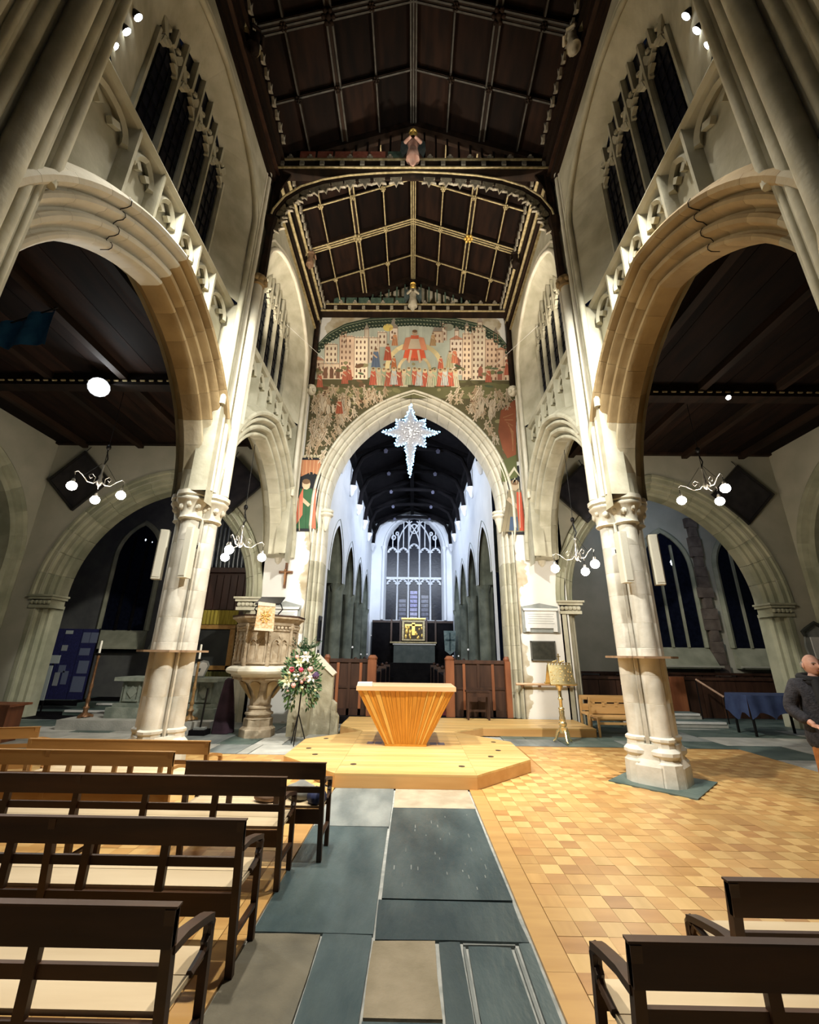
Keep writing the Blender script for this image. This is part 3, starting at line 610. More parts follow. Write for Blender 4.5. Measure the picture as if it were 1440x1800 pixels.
for k in range(5):
    cu = -HW + (k + .5) * lw
    for zb, up in ((5.75, 0), (8.05 if k == 2 else 7.78, 1)):
        f = lambda u, v, w, cu=cu, zb=zb: (wx + cu + u, EW + w, zb + v); mb = MB()
        for sd in (-1, 1):
            arch_sweep(mb, [(0, .30), (-.04, .22), (0, .12), (.05, .12), (.06, .3)], lw / 2 - .07, .30, f, 0, 1, 6, sd)
            mb.prism([(sd * .28, 0), (sd * .16, .06), (sd * .26, .14)], f, .16, .26); mb.prism([(sd * .24, .14), (sd * .07, .18), (sd * .12, .27)], f, .16, .26)
        mb.build('cusped_head', plaster_cool, w5, smooth=40)
    for v0, v1 in ((-4.45, -1.95), (-1.9, 1.9)):
        vt = min(v1, min(wtop(cu - lw / 2), wtop(cu + lw / 2)) + .12) if v1 > 0 else v1
        mb = MB(); mb.quad(fe5(cu - lw / 2, v0, .28), fe5(cu + lw / 2, v0, .28), fe5(cu + lw / 2, vt, .28), fe5(cu - lw / 2, vt, .28)); mb.build('pane', glass_night, w5)
        if v0 < -4:
            for j in range(9):
                if k in (1, 2, 3):  # pale quads paint reflections over the lower glass
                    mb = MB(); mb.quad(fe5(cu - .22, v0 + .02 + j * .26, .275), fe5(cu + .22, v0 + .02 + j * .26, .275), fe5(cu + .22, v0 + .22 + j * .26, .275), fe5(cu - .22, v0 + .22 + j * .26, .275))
                    if j < (5, 7, 6)[k - 1]: mb.build('painted_reflection', M('reflection_quarry_%d%d' % (k, j), *(((.10 + .16 * max(0, 3 - j) / 3,) * 2 + (.2 + .2 * max(0, 3 - j) / 3,), (.2 + .2 * max(0, 3 - j) / 3,) * 2 + (.5,)) if k == 2 else ((.02, .026, .06), (.06, .075, .14))), 9, .3), w5)
# interlacing tracery bars
for k in (0, 1, 3, 4):
    cu = -HW + (k + .5) * lw; mb = MB(); t = wtop(cu); mb.box(wx + cu - .03, wx + cu + .03, EW + .14, EW + .28, 8.05, 8.05 + t); mb.build('tracery_bar', plaster_cool, w5)
for sg in (-1, 1):
    for c0, r in ((-HW, 1.05 * 2), (-HW + lw, 2.1), (-HW + 2 * lw, 2.1)):
        pts = []
        for i in range(9):
            a = i / 8 * .95; u = c0 + r - r * cos(a); v = .15 + r * sin(a)
            if v < wtop(u) and abs(u) < HW: pts.append((wx + sg * u, EW + .2, 8.05 + v))
        if len(pts) > 2: mb = MB(); mb.tube(pts, .045, 6); mb.build('tracery_bar', plaster_cool, w5)
for u, v, r in ((0, 1.35, .27), (-1.33, .75, .12), (1.33, .75, .12), (-1.1, 1.02, .09), (1.1, 1.02, .09)):
    mb = MB(); mb.tube([fe5(u + r * cos(a * pi / 8), v + r * 1.15 * sin(a * pi / 8), .2) for a in range(17)], .04, 6, caps=False)
    for q in range(6): mb.ball(fe5(u + r * .85 * cos(q * pi / 3), v + r * .95 * sin(q * pi / 3), .2), .05, 6, 4)
    mb.build('tracery_ring', plaster_cool, w5, smooth=50)
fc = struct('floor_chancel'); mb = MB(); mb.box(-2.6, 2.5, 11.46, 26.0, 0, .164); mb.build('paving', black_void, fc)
# ================================================================= chapels beyond the aisle arches
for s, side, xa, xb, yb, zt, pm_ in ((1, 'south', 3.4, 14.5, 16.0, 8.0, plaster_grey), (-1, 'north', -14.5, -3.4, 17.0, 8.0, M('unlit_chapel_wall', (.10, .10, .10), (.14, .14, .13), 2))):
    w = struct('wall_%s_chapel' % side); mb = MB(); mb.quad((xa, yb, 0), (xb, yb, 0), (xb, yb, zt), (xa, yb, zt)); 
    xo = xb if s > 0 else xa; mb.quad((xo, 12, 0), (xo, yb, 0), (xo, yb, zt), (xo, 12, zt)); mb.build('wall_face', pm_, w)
    c = struct('ceiling_%s_chapel' % side)
    for k in range(8):
        mb = MB(); x0 = xa + k * (xb - xa) / 8; mb.box(x0 + .01, x0 + (xb - xa) / 8 - .01, 12, yb, zt, zt + .05); mb.build('ceiling_board', black_void, c)
for n, (cx, z0) in enumerate(((9.72, 2.0), (12.55, 2.0), (-9.0, 2.4), (-11.4, 2.4))):
    yb = 16.0 if cx > 0 else 17.0; w = struct('window_%d' % (6 + n)); a = .85; f = lambda u, v, ww, cx=cx, z0=z0, yb=yb: (cx + u, yb + ww, z0 + 2.9 + v)
    wst = stone_dim
    mb = MB(); mb.quad(f(-a, -2.9, -.03), f(a, -2.9, -.03), f(a, 0, -.03), f(-a, 0, -.03)); L_ = arch_line(a, 1.4, 0, 8); mb.add([f(u, v, -.03) for u, v in L_], [tuple(range(len(L_)))]); mb.build('pane', glass_night, w)
    for k in (-1, 1): mb = MB(); mb.bar(f(k * a / 3, -2.9, -.06), f(k * a / 3, .9, -.06), .07, .08, up=(1, 0, 0)); mb.build('mullion', stone_dim if cx > 0 else black_void, w)
    for sd in (-1, 1):
        mb = MB(); arch_sweep(mb, [(0, -.02), (0, -.08), (.1, -.13), (.2, -.06), (.2, -.02)], a, 1.4, f, 0, 1, 8, sd, stilt=2.9); mb.build('window_arch', wst, w, smooth=35)
    mb = MB(); mb.loft([[f(u, v, ww) for v, ww in ((-2.9, -.03), (-3.55, -.45), (-3.6, -.45), (-3.6, -.03))] for u in (-a - .15, a + .15)]); mb.build('sloping_sill', wst, w)
    if cx > 0:
        mb = MB(); mb.box(cx - 1.1, cx + 1.1, 15.5, 15.6, 1.34, 1.4); mb.build('sill_ledge', plaster_grey, w)
    for k in range(7 if n in (1, 2) else 2):   # little lit quarries: street light through the glass
        mb = MB(); x, z = RND.uniform(.05, .45), RND.uniform(-.6, .9); r = RND.uniform(.02, .05); mb.prism([(x - r, z), (x, z - r * 1.6), (x + r, z), (x, z + r * 1.6)], f, -.045, -.035); mb.build('bright_quarry', M('street_lit_glass_%d_%d' % (n, k), (.8, .9, 1), emit=(.8, .9, 1), estr=1.6), w)
# dark brown quoins of the transept respond and oak dado
wq = struct('trim_1')
for k in range(15):
    mb = MB(); z = 1.05 + k * .39; e = RND.choice((.16, .24, .33)); mb.box(10.98 - e, 10.98 + e * .7, 15.8, 15.99, z, z + .38); mb.build('quoin', stone_brown, wq)
dd = struct('trim_2')
for k in range(18):
    mb = MB(); x = 3.6 + k * .6; mb.box(x + .02, x + .58, 15.82, 15.9, .1, 1.05 + .06 * (k % 2)); mb.build('dado_panel', wood_dark, dd)
mb = MB(); mb.box(3.6, 14.4, 15.78, 15.92, 1.08, 1.16); mb.build('dado_rail', wood_dark, dd)

# ================================================================= floor
fl = struct('floor')
mb = MB(); mb.box(-16, 16, -4, 28, -.12, -.02); mb.build('floor_bed', mortar, fl)
flag_mid = M('sandy_inset_flag', (.22, .185, .12), (.31, .26, .18), 5, .75, bump=.35, bscale=40)
def slab(x0, x1, y0, y1, mt, z=0., jig=.012, name='paving_slab'):
    mb = MB(); j = lambda: RND.uniform(-jig, jig)
    P = [(x0 + .008 + j() * .5, y0 + .008 + j() * .5), (x1 - .008 + j() * .5, y0 + .008 + j() * .5), (x1 - .008 + j() * .5, y1 - .008 + j() * .5), (x0 + .008 + j() * .5, y1 - .008 + j() * .5)]
    P = [p for k in range(4) for p in (P[k], tuple((P[k][q] + P[(k + 1) % 4][q]) / 2 + j() * .6 for q in (0, 1)))]
    h = RND.uniform(-.003, .003)
    mb.loft([[(x, y, zz) for x, y in P] for zz in (-.05, z + h)]); return mb.build(name, mt, fl)
for a in ((-.985, -.21, 5.02, 6.42, slate_grey), (-.21, .745, 5.57, 6.42, flag_beige), (-.21, .735, 3.70, 5.57, slate), (-.985, -.225, 3.30, 5.02, slate),
          (-.225, .165, 2.66, 3.25, flag_mid), (-.225, .735, 3.25, 3.70, slate), (.165, .31, 2.2, 3.25, slate), (.65, .735, 2.2, 3.25, slate), (-.225, .165, 1.4, 2.66, slate),
          (-.985, -.55, 2.55, 3.30, flag_shaded), (-.55, -.225, 1.4, 3.30, slate), (-.985, -.55, 1.4, 2.55, slate_grey), (.345, .615, 2.2, 3.21, slate), (.165, .735, .8, 2.2, slate), (-.985, .165, .4, 1.4, slate_grey)):
    slab(*a)
# pale worn border of the inlaid matrix at right
for a in ((.315, .645, 3.215, 3.245), (.312, .342, 2.2, 3.21), (.618, .648, 2.2, 3.21)): slab(*a, slate_grey, jig=.004)
# scratches and lost mortar of the ledgers: thin pale worn strips let into the slate
for k in range(26):
    x, y = RND.uniform(-.15, .68), RND.uniform(3.8, 5.4); mb = MB(); l = RND.uniform(.03, .09); mb.box(x, x + .007, y, y + l, -.01, .0042); mb.build('worn_letter_stroke', slate_grey, fl)
# other stone flags: left of the dais, behind the parquet and the chapels
def flags(xa, xb, ya, yb, mts, w=.85, d=.6):
    y = ya
    while y < yb - .05:
        y2 = min(yb, y + d * RND.uniform(.8, 1.3)); x = xa - RND.uniform(0, w * .6)
        while x < xb - .05:
            x2 = x + w * RND.uniform(.75, 1.4)
            if x2 > xb - .3: x2 = xb
            if x2 > xa: slab(max(x, xa), x2, y, y2, RND.choice(mts))
            x = x2
        y = y2
flags(-3.0, -1.7, 8.1, 11.5, (flag_grey, flag_grey, slate_grey), .8, .6)
flags(-11, -3.0, 8.1, 11.5, (flag_grey, slate_grey, slate_green), .95, .8)
flags(1.9, 6.3, 9.12, 11.5, (slate_green, slate_green, slate_grey), 1.3, .7)
flags(6.3, 10.7, 7.2, 11.5, (slate_green, flag_grey), 1.3, 1.0)
flags(-14, -2.6, 11.5, 17, (slate_green, black_void), 2.2, 1.6)
flags(2.6, 14, 11.5, 16, (slate_green,), 2.2, 1.5)
# parquet: squares of alternating grain
T = .158; tiles = []
def in_wood(x, y): return not (abs(x - (X0 + PX)) + abs(y - 6.8) < .76 or abs(x - (X0 - PX)) + abs(y - 6.8) < .76)
for i in range(int((6.3 - .92) / T)):
    for j in range(int((9.1 - .9) / T)):
        x, y = .92 + (i + .5) * T, .95 + (j + .5) * T
        if x > 6.3 - max(0, (y - 7.4)) * .35 + .4: continue
        if 6.2 < y and x < 2.0 and (y > 7.1 or x < .95 + (y - 6.2)): continue
        if in_wood(x, y): tiles.append((x, y, i, j))
for i in range(int(5.2 / T)):
    for j in range(int((8.08 - .9) / T)):
        x, y = -1.16 - (i + .5) * T, .95 + (j + .5) * T
        if y > 6.2 and x > -2.0 and (y > 7.1 or x > -.95 - (y - 6.2)): continue
        if in_wood(x, y): tiles.append((x, y, i, j + 1))
def tone(i, j):  # alternate squares tinted paler in place of grain sheen, plus random tone
    r = RND.random()
    return (1 if r < .62 else 0 if r < .9 else 2) if (i + j) % 2 else (0 if r < .55 else 2 if r < .88 else 3)
def seen(t):
    x, y = t[0], t[1]; v = Vector((x, y, -1.65)); d = v.dot(fw); px, py = 720 + 735 * v.dot(rx) / d, 900 + 735 * v.dot(dn) / d
    vis = 0 <= px <= 1440 and py <= 1800 and x > .9 and not (px > 1040 and py > 1640)
    return (0 if vis else 1, y)
tiles.sort(key=seen)
proto = []
for m in tile_m:
    mb = MB(); h = T / 2 - .0012; mb.box(-h, h, -h, h, -.04, 0); me = bpy.data.meshes.new('parquet_tile'); me.from_pydata(mb.v, [], mb.f); me.materials.append(m); proto.append(me)
rest = MB()
for n, (x, y, i, j) in enumerate(tiles):
    k = tone(i, j); z = RND.uniform(-.0012, .0012)
    if n < 298: put(proto[k], 'parquet_tile', fl, (x, y, z), (pi / 2 if (i + j) % 2 else 0))
    else:
        h = T / 2 - .0012; rest.add([(x - h, y - h, z), (x + h, y - h, z), (x + h, y + h, z), (x - h, y + h, z)], [(0, 1, 2, 3)], k)
rest.build('parquet', tile_m, fl)['kind'] = 'stuff'
mb = MB(); 
for x0, x1, y0, y1 in ((.92, 6.9, .95, 9.11), (-6.4, -1.16, .95, 8.09)): mb.quad((x0, y0, -.006), (x1, y0, -.006), (x1, y1, -.006), (x0, y1, -.006))
mb.build('parquet_underlay', tile_m[3], fl)
for x0, x1 in ((.755, .915), (-1.155, -.995)):
    y = .9
    while y < 6.3: y2 = min(6.3, y + RND.uniform(.8, 1.3)); mb = MB(); mb.box(x0, x1, y + .001, y2 - .001, -.04, .001); mb.build('border_board', RND.choice((tile_m[0], tile_m[0], tile_m[2])), fl); y = y2
# ---- dais: octagon and the step before the chancel
ds = thing('timber_dais', 'octagonal pale timber dais with a step, carrying the flared altar', 'platform', (-.07, 7.9, 0))
def clip(poly, a, b, c):     # keep a*x+b*y<=c
    o = []
    for p, q in zip(poly, poly[1:] + poly[:1]):
        dp, dq = a * p[0] + b * p[1] - c, a * q[0] + b * q[1] - c
        if dp <= 0: o.append(p)
        if dp * dq < 0: t = dp / (dp - dq); o.append((p[0] + t * (q[0] - p[0]), p[1] + t * (q[1] - p[1])))
    return o
dcx = -.07; OCT = [(-.93, 6.27), (.93, 6.27), (1.87, 7.2), (1.87, 8.55), (.93, 9.5), (-.93, 9.5), (-1.87, 8.55), (-1.87, 7.2)]
OCT = [(x + dcx, y) for x, y in OCT]; BACK = [(-1.55, 10.1), (4.0, 10.1), (4.0, 11.46), (-1.55, 11.46)]; MID = [(-1.0, 9.5), (.86, 9.5), (1.55, 10.1), (-1.55, 10.1)]
DZ = .165
def deck(poly, horizontal, step=.13, off=0.):
    lo = min(p[1 if horizontal else 0] for p in poly); hi = max(p[1 if horizontal else 0] for p in poly); k = lo + off
    while k < hi:
        c = clip(clip(poly, 0, -1, -k), 0, 1, k + step - .0025) if horizontal else clip(clip(poly, -1, 0, -k), 1, 0, k + step - .0025)
        if len(c) > 2: mb = MB(); mb.prism(c, lambda u, v, w: (u, v, w), DZ - .025, DZ + RND.uniform(-.0008, .0008)); mb.build('deck_plank', wood_plank, ds)
        k += step
deck(clip(clip(OCT, 1, 0, .86), -1, 0, 1.0), True)
for P in (clip(OCT, 1, 0, -1.003), clip(OCT, -1, 0, -.863)): deck(P, True, .13, -.05)
deck(MID, True); deck(BACK, True)
for P, skip in ((OCT, (4,)), (BACK, (2,)), (MID, (0, 2))):
    for k in range(len(P)):
        if k in skip: continue
        (xa, ya), (xb, yb) = P[k], P[(k + 1) % len(P)]; mb = MB(); n = Vector((yb - ya, xa - xb)).normalized() * .012
        mb.add([(xa - n.x, ya - n.y, 0), (xb - n.x, yb - n.y, 0), (xb - n.x, yb - n.y, DZ - .026), (xa - n.x, ya - n.y, DZ - .026), (xa, ya, 0), (xb, yb, 0), (xb, yb, DZ - .026), (xa, ya, DZ - .026)],
               [(4, 5, 6, 7), (3, 2, 1, 0), (0, 1, 5, 4), (2, 3, 7, 6), (0, 4, 7, 3), (1, 2, 6, 5)]); mb.build('fascia_board', wood_fascia, ds)
sock = M('dark_floor_socket', (.05, .035, .02), rough=.4)
for x, y in ((-.75, 6.75), (.78, 6.72), (-1.42, 7.32), (1.30, 7.35), (-1.62, 7.75), (1.5, 7.8), (1.55, 8.5), (-1.5, 8.6)):
    mb = MB(); mb.lathe([(.045, DZ), (.045, DZ + .004)], (x + dcx, y, 0), 12); mb.build('floor_socket', sock, ds)
# ================================================================= wall painting over the chancel arch (flat, generic medieval crowd scene)
TB = ((540, 13.05, 50.4), (552, 12.78, 50.7), (690, 9.6, 54.6), (706, 9.28, 55.0), (880, 5.85, 60.0), (935, 4.94, 61.5), (960, 4.55, 62))
def mp(px, py):              # chart of the painting: picture units to metres on the wall
    for (a, za, sa), (b, zb, sb) in zip(TB, TB[1:]):
        if py <= b or b == 960: t = (py - a) / (b - a); return ((px - 726) / (sa + t * (sb - sa)) - .06, za + t * (zb - za))
class Paint:
    def __init__(s): s.mb = MB(); s.c = []
    def poly(s, pts, col, layer, wall=False, var=.12):
        y = EY - .006 - layer * .0016 - RND.uniform(0, .0012); k = 1 + RND.uniform(-var, var)
        P = [(x, y, z) for x, z in (pts if wall else [mp(*p) for p in pts])]
        s.mb.add(P, [tuple(range(len(P)))]); s.c.append((min(1, col[0] * k), min(1, col[1] * k), min(1, col[2] * k), 1))
    def blob(s, px, py, rx_, ry_, col, layer, n=9, ang=0.):
        s.poly([(px + rx_ * cos(2 * pi * k / n) * cos(ang) - ry_ * sin(2 * pi * k / n) * sin(ang), py + rx_ * cos(2 * pi * k / n) * sin(ang) + ry_ * sin(2 * pi * k / n) * cos(ang)) for k in range(n)], col, layer)
    def line(s, p, q, w, col, layer):
        dx, dy = q[0] - p[0], q[1] - p[1]; l = math.hypot(dx, dy) or 1; nx, ny = -dy / l * w / 2, dx / l * w / 2
        s.poly([(p[0] + nx, p[1] + ny), (q[0] + nx, q[1] + ny), (q[0] - nx, q[1] - ny), (p[0] - nx, p[1] - ny)], col, layer)
    def figure(s, px, py, h, col, layer, skin=(.62, .46, .34), halo=False):
        w = h * .22; s.poly([(px - w * .55, py - h * .80), (px + w * .55, py - h * .80), (px + w * 1.1, py), (px - w * 1.1, py)], col, layer)
        for q in (-1, 0, 1): s.line((px + q * w * .35, py - h * .6), (px + q * w * .75, py), .7, tuple(c * .5 for c in col), layer + 1)
        if halo: s.blob(px, py - h * .88, h * .13, h * .13, (.72, .62, .36), layer + 1)
        s.blob(px, py - h * .88, h * .085, h * .10, skin, layer + 2); s.blob(px, py - h * .93, h * .08, h * .05, (.20, .12, .07), layer + 3)
        s.line((px - w * .6, py - h * .65), (px + w * .3, py - h * .48), h * .07, skin, layer + 2)
    def small(s, px, py, h, layer, col=(.60, .50, .40)):     # bare little figures of the crowd below
        a = RND.uniform(-.6, .6); dx, dy = sin(a), -cos(a)
        s.blob(px, py, h * .14, h * .28, col, layer, 7, a); s.blob(px + dx * h * .38, py + dy * h * .38, h * .10, h * .11, col, layer + 1)
        for q in (-1, 1):
            s.line((px - dx * h * .2, py - dy * h * .2), (px - dx * h * .6 + q * h * .16, py - dy * h * .6), h * .09, col, layer)
            s.line((px + dx * h * .15, py + dy * h * .15), (px + q * h * RND.uniform(.2, .38), py + RND.uniform(-.3, .2) * h), h * .07, col, layer)
        s.line((px + dx * h * .2, py + dy * h * .2), (px - dx * h * .5, py - dy * h * .5), h * .03, (.22, .15, .09), layer + 2)
    def tower(s, px, py, w, h, layer, col=None, roof=None):
        col = col or RND.choice(((.80, .66, .53), (.86, .76, .63), (.76, .58, .46), (.84, .74, .66), (.78, .70, .60)))
        s.poly([(px, py), (px + w, py), (px + w, py - h), (px, py - h)], col, layer); dk = (.20, .11, .08)
        for x in (px, px + w): s.line((x, py), (x, py - h), .8, (.34, .20, .14), layer + 1)
        s.line((px, py - h), (px + w, py - h), 1, (.34, .20, .14), layer + 1)
        if roof == 'spire': s.poly([(px - 1, py - h), (px + w + 1, py - h), (px + w / 2, py - h - w * 1.6)], (.34, .30, .27), layer)
        elif roof == 'gable': s.poly([(px - 2, py - h), (px + w + 2, py - h), (px + w / 2, py - h - w * .35)], (.52, .26, .18), layer)
        else:
            k = 0
            while k * 5 < w - 2: s.poly([(px + k * 5, py - h), (px + k * 5 + 2.6, py - h), (px + k * 5 + 2.6, py - h - 2.6), (px + k * 5, py - h - 2.6)], col, layer); k += 1
        for yy in range(int(py - h + 5), int(py - 4), 10):
            x = px + 3
            while x < px + w - 4: s.poly([(x, yy + 5), (x + 2.6, yy + 5), (x + 2.6, yy + 1), (x + 1.3, yy - .5), (x, yy + 1)], dk, layer + 2); x += 7
PT = Paint()
top_c = [(543, 660), (546, 632), (556, 610), (576, 588), (606, 571), (650, 560), (725, 555), (800, 560), (845, 571), (876, 590), (893, 612), (901, 635), (904, 660)]
ext = [(CX + u, CZ + v) for u, v in arch_line(CA, CH, .43, 24)]
def zarch(x):
    for (a, va), (b, vb) in zip(ext, ext[1:]):
        if a <= x <= b: return va + (vb - va) * (x - a) / (b - a + 1e-9)
    return 0
topw = [mp(*p) for p in top_c]
def ztop(x):
    for (a, va), (b, vb) in zip(topw, topw[1:]):
        if a <= x <= b: return va + (vb - va) * (x - a) / (b - a + 1e-9)
    return 9.9
XL, XR = X0 - 3.26, X0 + 3.26
olive = (.105, .095, .05); xs = [XL + (XR - XL) * k / 60 for k in range(61)]
for a, b in zip(xs, xs[1:]):
    la, lb = max(zarch(a), 7.2), max(zarch(b), 7.2); PT.poly([(a, la), (b, lb), (b, ztop(b)), (a, ztop(a))], olive, 0, True, .06)
    if min(ztop(a), ztop(b)) > 10.2: PT.poly([(a, 10.1), (b, 10.1), (b, ztop(b)), (a, ztop(a))], (.50, .56, .52), 1, True, .04)
# ornamental border round the head
for k in range(60):
    x = XL + .02 + (XR - XL - .04) * k / 59
    x2 = XL + .02 + (XR - XL - .04) * (k + 1) / 59; z, z2 = ztop(x), ztop(min(x2, XR - .02))
    if k < 59:
        PT.poly([(x, z - .34), (x2, z2 - .34), (x2, z2 + .03), (x, z + .03)], (.028, .05, .034), 2, True); PT.poly([(x, z - .07), (x2, z2 - .07), (x2, z2 - .03), (x, z - .03)], (.20, .24, .17), 3, True)
    PT.poly([(x + .075 * cos(a * pi / 4), z - .34 + .09 * sin(a * pi / 4)) for a in range(8)], (.028, .05, .034), 2, True)
    PT.poly([(x + .05 * cos(a), z - .20 + .06 * sin(a)) for a in (0, .7, 1.4, 2.1, 2.8)] + [(x - .01, z - .17)], (.30, .34, .25), 4, True); PT.poly([(x - .03, z - .31), (x + .02, z - .36), (x + .035, z - .30)], (.36, .38, .29), 4, True)
# cities left and right
for px, py, w, h, rf_ in ((548, 650, 20, 14, 'gable'), (556, 668, 40, 26, None), (570, 640, 22, 32, None), (596, 668, 26, 74, None), (600, 610, 8, 24, 'spire'), (622, 668, 24, 72, None), (648, 640, 18, 44, None), (640, 596, 7, 16, 'spire'),
                          (663, 612, 16, 26, None), (684, 600, 14, 22, 'spire'), (760, 604, 18, 20, 'spire'), (776, 600, 8, 30, None), (790, 660, 22, 62, 'gable'), (812, 668, 18, 80, None), (828, 668, 24, 92, None), (838, 584, 8, 18, 'spire'), (852, 668, 22, 70, None), (872, 668, 14, 52, 'gable'), (884, 668, 16, 60, None), (798, 600, 7, 18, 'spire'), (816, 590, 6, 16, 'spire'), (866, 600, 7, 14, 'spire')):
    PT.tower(px, py, w, h, 2, None, rf_)
for px in range(556, 596, 11): PT.poly([(px + 1, 667), (px + 8, 667), (px + 8, 652), (px + 4.5, 648), (px + 1, 652)], (.24, .13, .09), 5)
for px, py in ((606, 655), (800, 640), (840, 655), (874, 660)): PT.poly([(px, py + 8), (px + 8, py + 8), (px + 8, py - 6), (px + 4, py - 11), (px, py - 6)], (.40, .16, .12), 5)
PT.blob(681, 577, 9, 7, (.80, .66, .20), 3, 11); PT.blob(787, 576, 9, 7, (.34, .36, .30), 3, 11)
# a seated robed figure on a double arc, with kneeling groups either side
for r0, r1, col in ((52, 44, (.70, .60, .36)), (30, 25, (.66, .54, .34))):
    c = (728, 650 if r0 > 40 else 652); q = 1.0
    for k in range(14):
        a, b = pi + k * pi / 14, pi + (k + 1) * pi / 14
        PT.poly([(c[0] + r1 * cos(a), c[1] + r1 * .9 * sin(a)), (c[0] + r0 * cos(a), c[1] + r0 * .9 * sin(a)), (c[0] + r0 * cos(b), c[1] + r0 * .9 * sin(b)), (c[0] + r1 * cos(b), c[1] + r1 * .9 * sin(b))], col, 6)
PT.figure(728, 636, 56, (.60, .13, .07), 9); PT.poly([(719, 598), (737, 598), (741, 617), (715, 617)], (.70, .60, .48), 12); PT.poly([(712, 596), (722, 594), (716, 618), (706, 618)], (.62, .26, .16), 13); PT.poly([(734, 594), (744, 596), (750, 618), (740, 618)], (.62, .26, .16), 13); PT.line((722, 618), (718, 640), 4, (.66, .50, .38), 14); PT.line((734, 618), (738, 640), 4, (.66, .50, .38), 14)
PT.poly([(712, 616), (744, 616), (748, 632), (708, 632)], (.66, .12, .06), 13)
for px, py, h, col in ((681, 636, 30, (.56, .13, .08)), (660, 648, 34, (.16, .22, .36)), (692, 650, 22, (.62, .22, .10)), (774, 650, 22, (.58, .16, .10)), (790, 648, 30, (.50, .46, .30)), (798, 640, 26, (.56, .20, .12)), (693, 610, 24, (.54, .26, .14)), (760, 610, 24, (.48, .32, .18))): PT.figure(px, py, h, col, 9)
for k, px in enumerate(range(656, 806, 9)): PT.figure(px + RND.uniform(-1, 1), 679 + RND.uniform(-2, 2), 30, ((.60, .15, .10), (.66, .62, .48), (.44, .52, .38), (.62, .18, .12), (.60, .64, .66))[k % 5], 9, halo=True)
for px, py, h in ((606, 676, 26), (858, 672, 24), (614, 670, 22), (893, 660, 34), (562, 742 - 60, 24)): PT.figure(px, py, h, (.56, .17, .11), 9)
PT.poly([(545, 700), (905, 700), (905, 676), (860, 672), (820, 680), (600, 682), (560, 676), (545, 680)], (.16, .16, .08), 5)
for a, b in zip(xs, xs[1:]):
    pass
# crowd of small bare figures over the spandrels
def spandrel(px, py): x, z = mp(px, py); return XL + .12 < x < XR - .12 and z > max(zarch(x) + .16, 6.9 if x < 0 else 6.8)
n = 0
while n < 200:
    px, py = RND.uniform(540, 908), RND.uniform(685, 812)
    if spandrel(px, py) and not (875 < px and py > 715):
        PT.small(px, py, RND.uniform(13, 21), 8, RND.choice(((.62, .52, .42), (.55, .45, .34), (.50, .38, .27), (.66, .58, .48)))); n += 1
n = 0
while n < 130:
    px, py = RND.uniform(540, 908), RND.uniform(640, 812)
    if spandrel(px, py): PT.blob(px, py, RND.uniform(3, 9), RND.uniform(1.5, 4), RND.choice(((.20, .20, .10), (.14, .13, .07), (.30, .28, .16), (.17, .10, .06), (.11, .15, .09))), 6, 8, RND.uniform(-.4, .4)); n += 1
for k in range(14): x = 556 + RND.uniform(0, 70); PT.blob(x, 705 + RND.uniform(0, 18), 2.4, 9, (.68, .60, .50), 9)
for k in range(16): x = 835 + RND.uniform(0, 34); PT.blob(x, 705 + RND.uniform(0, 30), 2.6, 9, (.66, .57, .47), 9)
PT.figure(597, 730, 28, (.50, .14, .08), 11)
# red-brown cliff at the right edge
PT.poly([(880, 722), (906, 700), (908, 800), (896, 812), (884, 790), (876, 760)], (.26, .085, .045), 7)
for k in range(7): PT.line((884 + k * 3, 735 + k * 4), (902, 728 + k * 11), 1.6, (.46, .22, .12), 9)
PT.poly([(880, 812), (908, 800), (911, 838), (884, 846)], (.12, .14, .06), 7)
# two standing robed figures on the lower walls, in dark niches
for base, xoff in (([(530, 808), (566, 808), (566, 840), (553, 935), (505, 935), (506, 918), (515, 913), (526, 880)], 0), ([(893, 822), (913, 818), (918, 880), (930, 908), (937, 937), (895, 937), (893, 880)], 1)):
    PT.poly(base, (.02, .022, .03), 6, var=0)
PT.poly([(529, 812), (566, 812), (563, 838), (548, 832), (530, 840)], (.50, .22, .12), 7)
for k in range(5): PT.line((534 + k * 6.5, 812), (533 + k * 6.3, 836), 1.2, (.70, .42, .24), 9)
for k in range(7): PT.blob(531 + k * 5.8, 807 - 2 * sin(k * .5), 2.5, 2.5, (.62, .56, .42), 9)
PT.figure(540, 930, 88, (.045, .14, .07), 9, (.58, .44, .32)); PT.blob(540, 853, 7, 7, (.40, .36, .25), 8)
for q, x0, x1 in ((0, 528, 512), (1, 551, 551)): PT.poly([(x0, 872), (x0 + 7, 858), (x0 + 6, 905), (x1 + 7, 930), (x1, 930)], (.52, .15, .10), 12)
PT.line((527, 875), (529, 934), 1.4, (.60, .50, .34), 14)
PT.figure(906, 932, 92, (.30, .26, .18), 9, (.60, .48, .36)); PT.poly([(909, 862), (917, 862), (926, 930), (916, 930), (910, 890)], (.55, .10, .06), 12)
PT.poly([(899, 905), (911, 905), (913, 930), (897, 930)], (.06, .10, .20), 12); PT.poly([(903, 842), (909, 842), (910, 850), (906, 838), (902, 850)], (.70, .66, .55), 13)
PT.poly([(892, 838), (905, 820), (914, 834), (915, 838), (905, 826), (894, 842)], (.66, .64, .54), 8)
PT.line((913, 846), (916, 925), 1.2, (.60, .56, .44), 14)
mural_m = M('wall_painting_pigment', (1, 1, 1), rough=.85); nt = mural_m.node_tree; N = nt.nodes; L = nt.links
at = N.new('ShaderNodeVertexColor'); at.layer_name = 'pigment'; nz = N.new('ShaderNodeTexNoise'); nz.inputs['Scale'].default_value = 5; nz.inputs['Detail'].default_value = 8
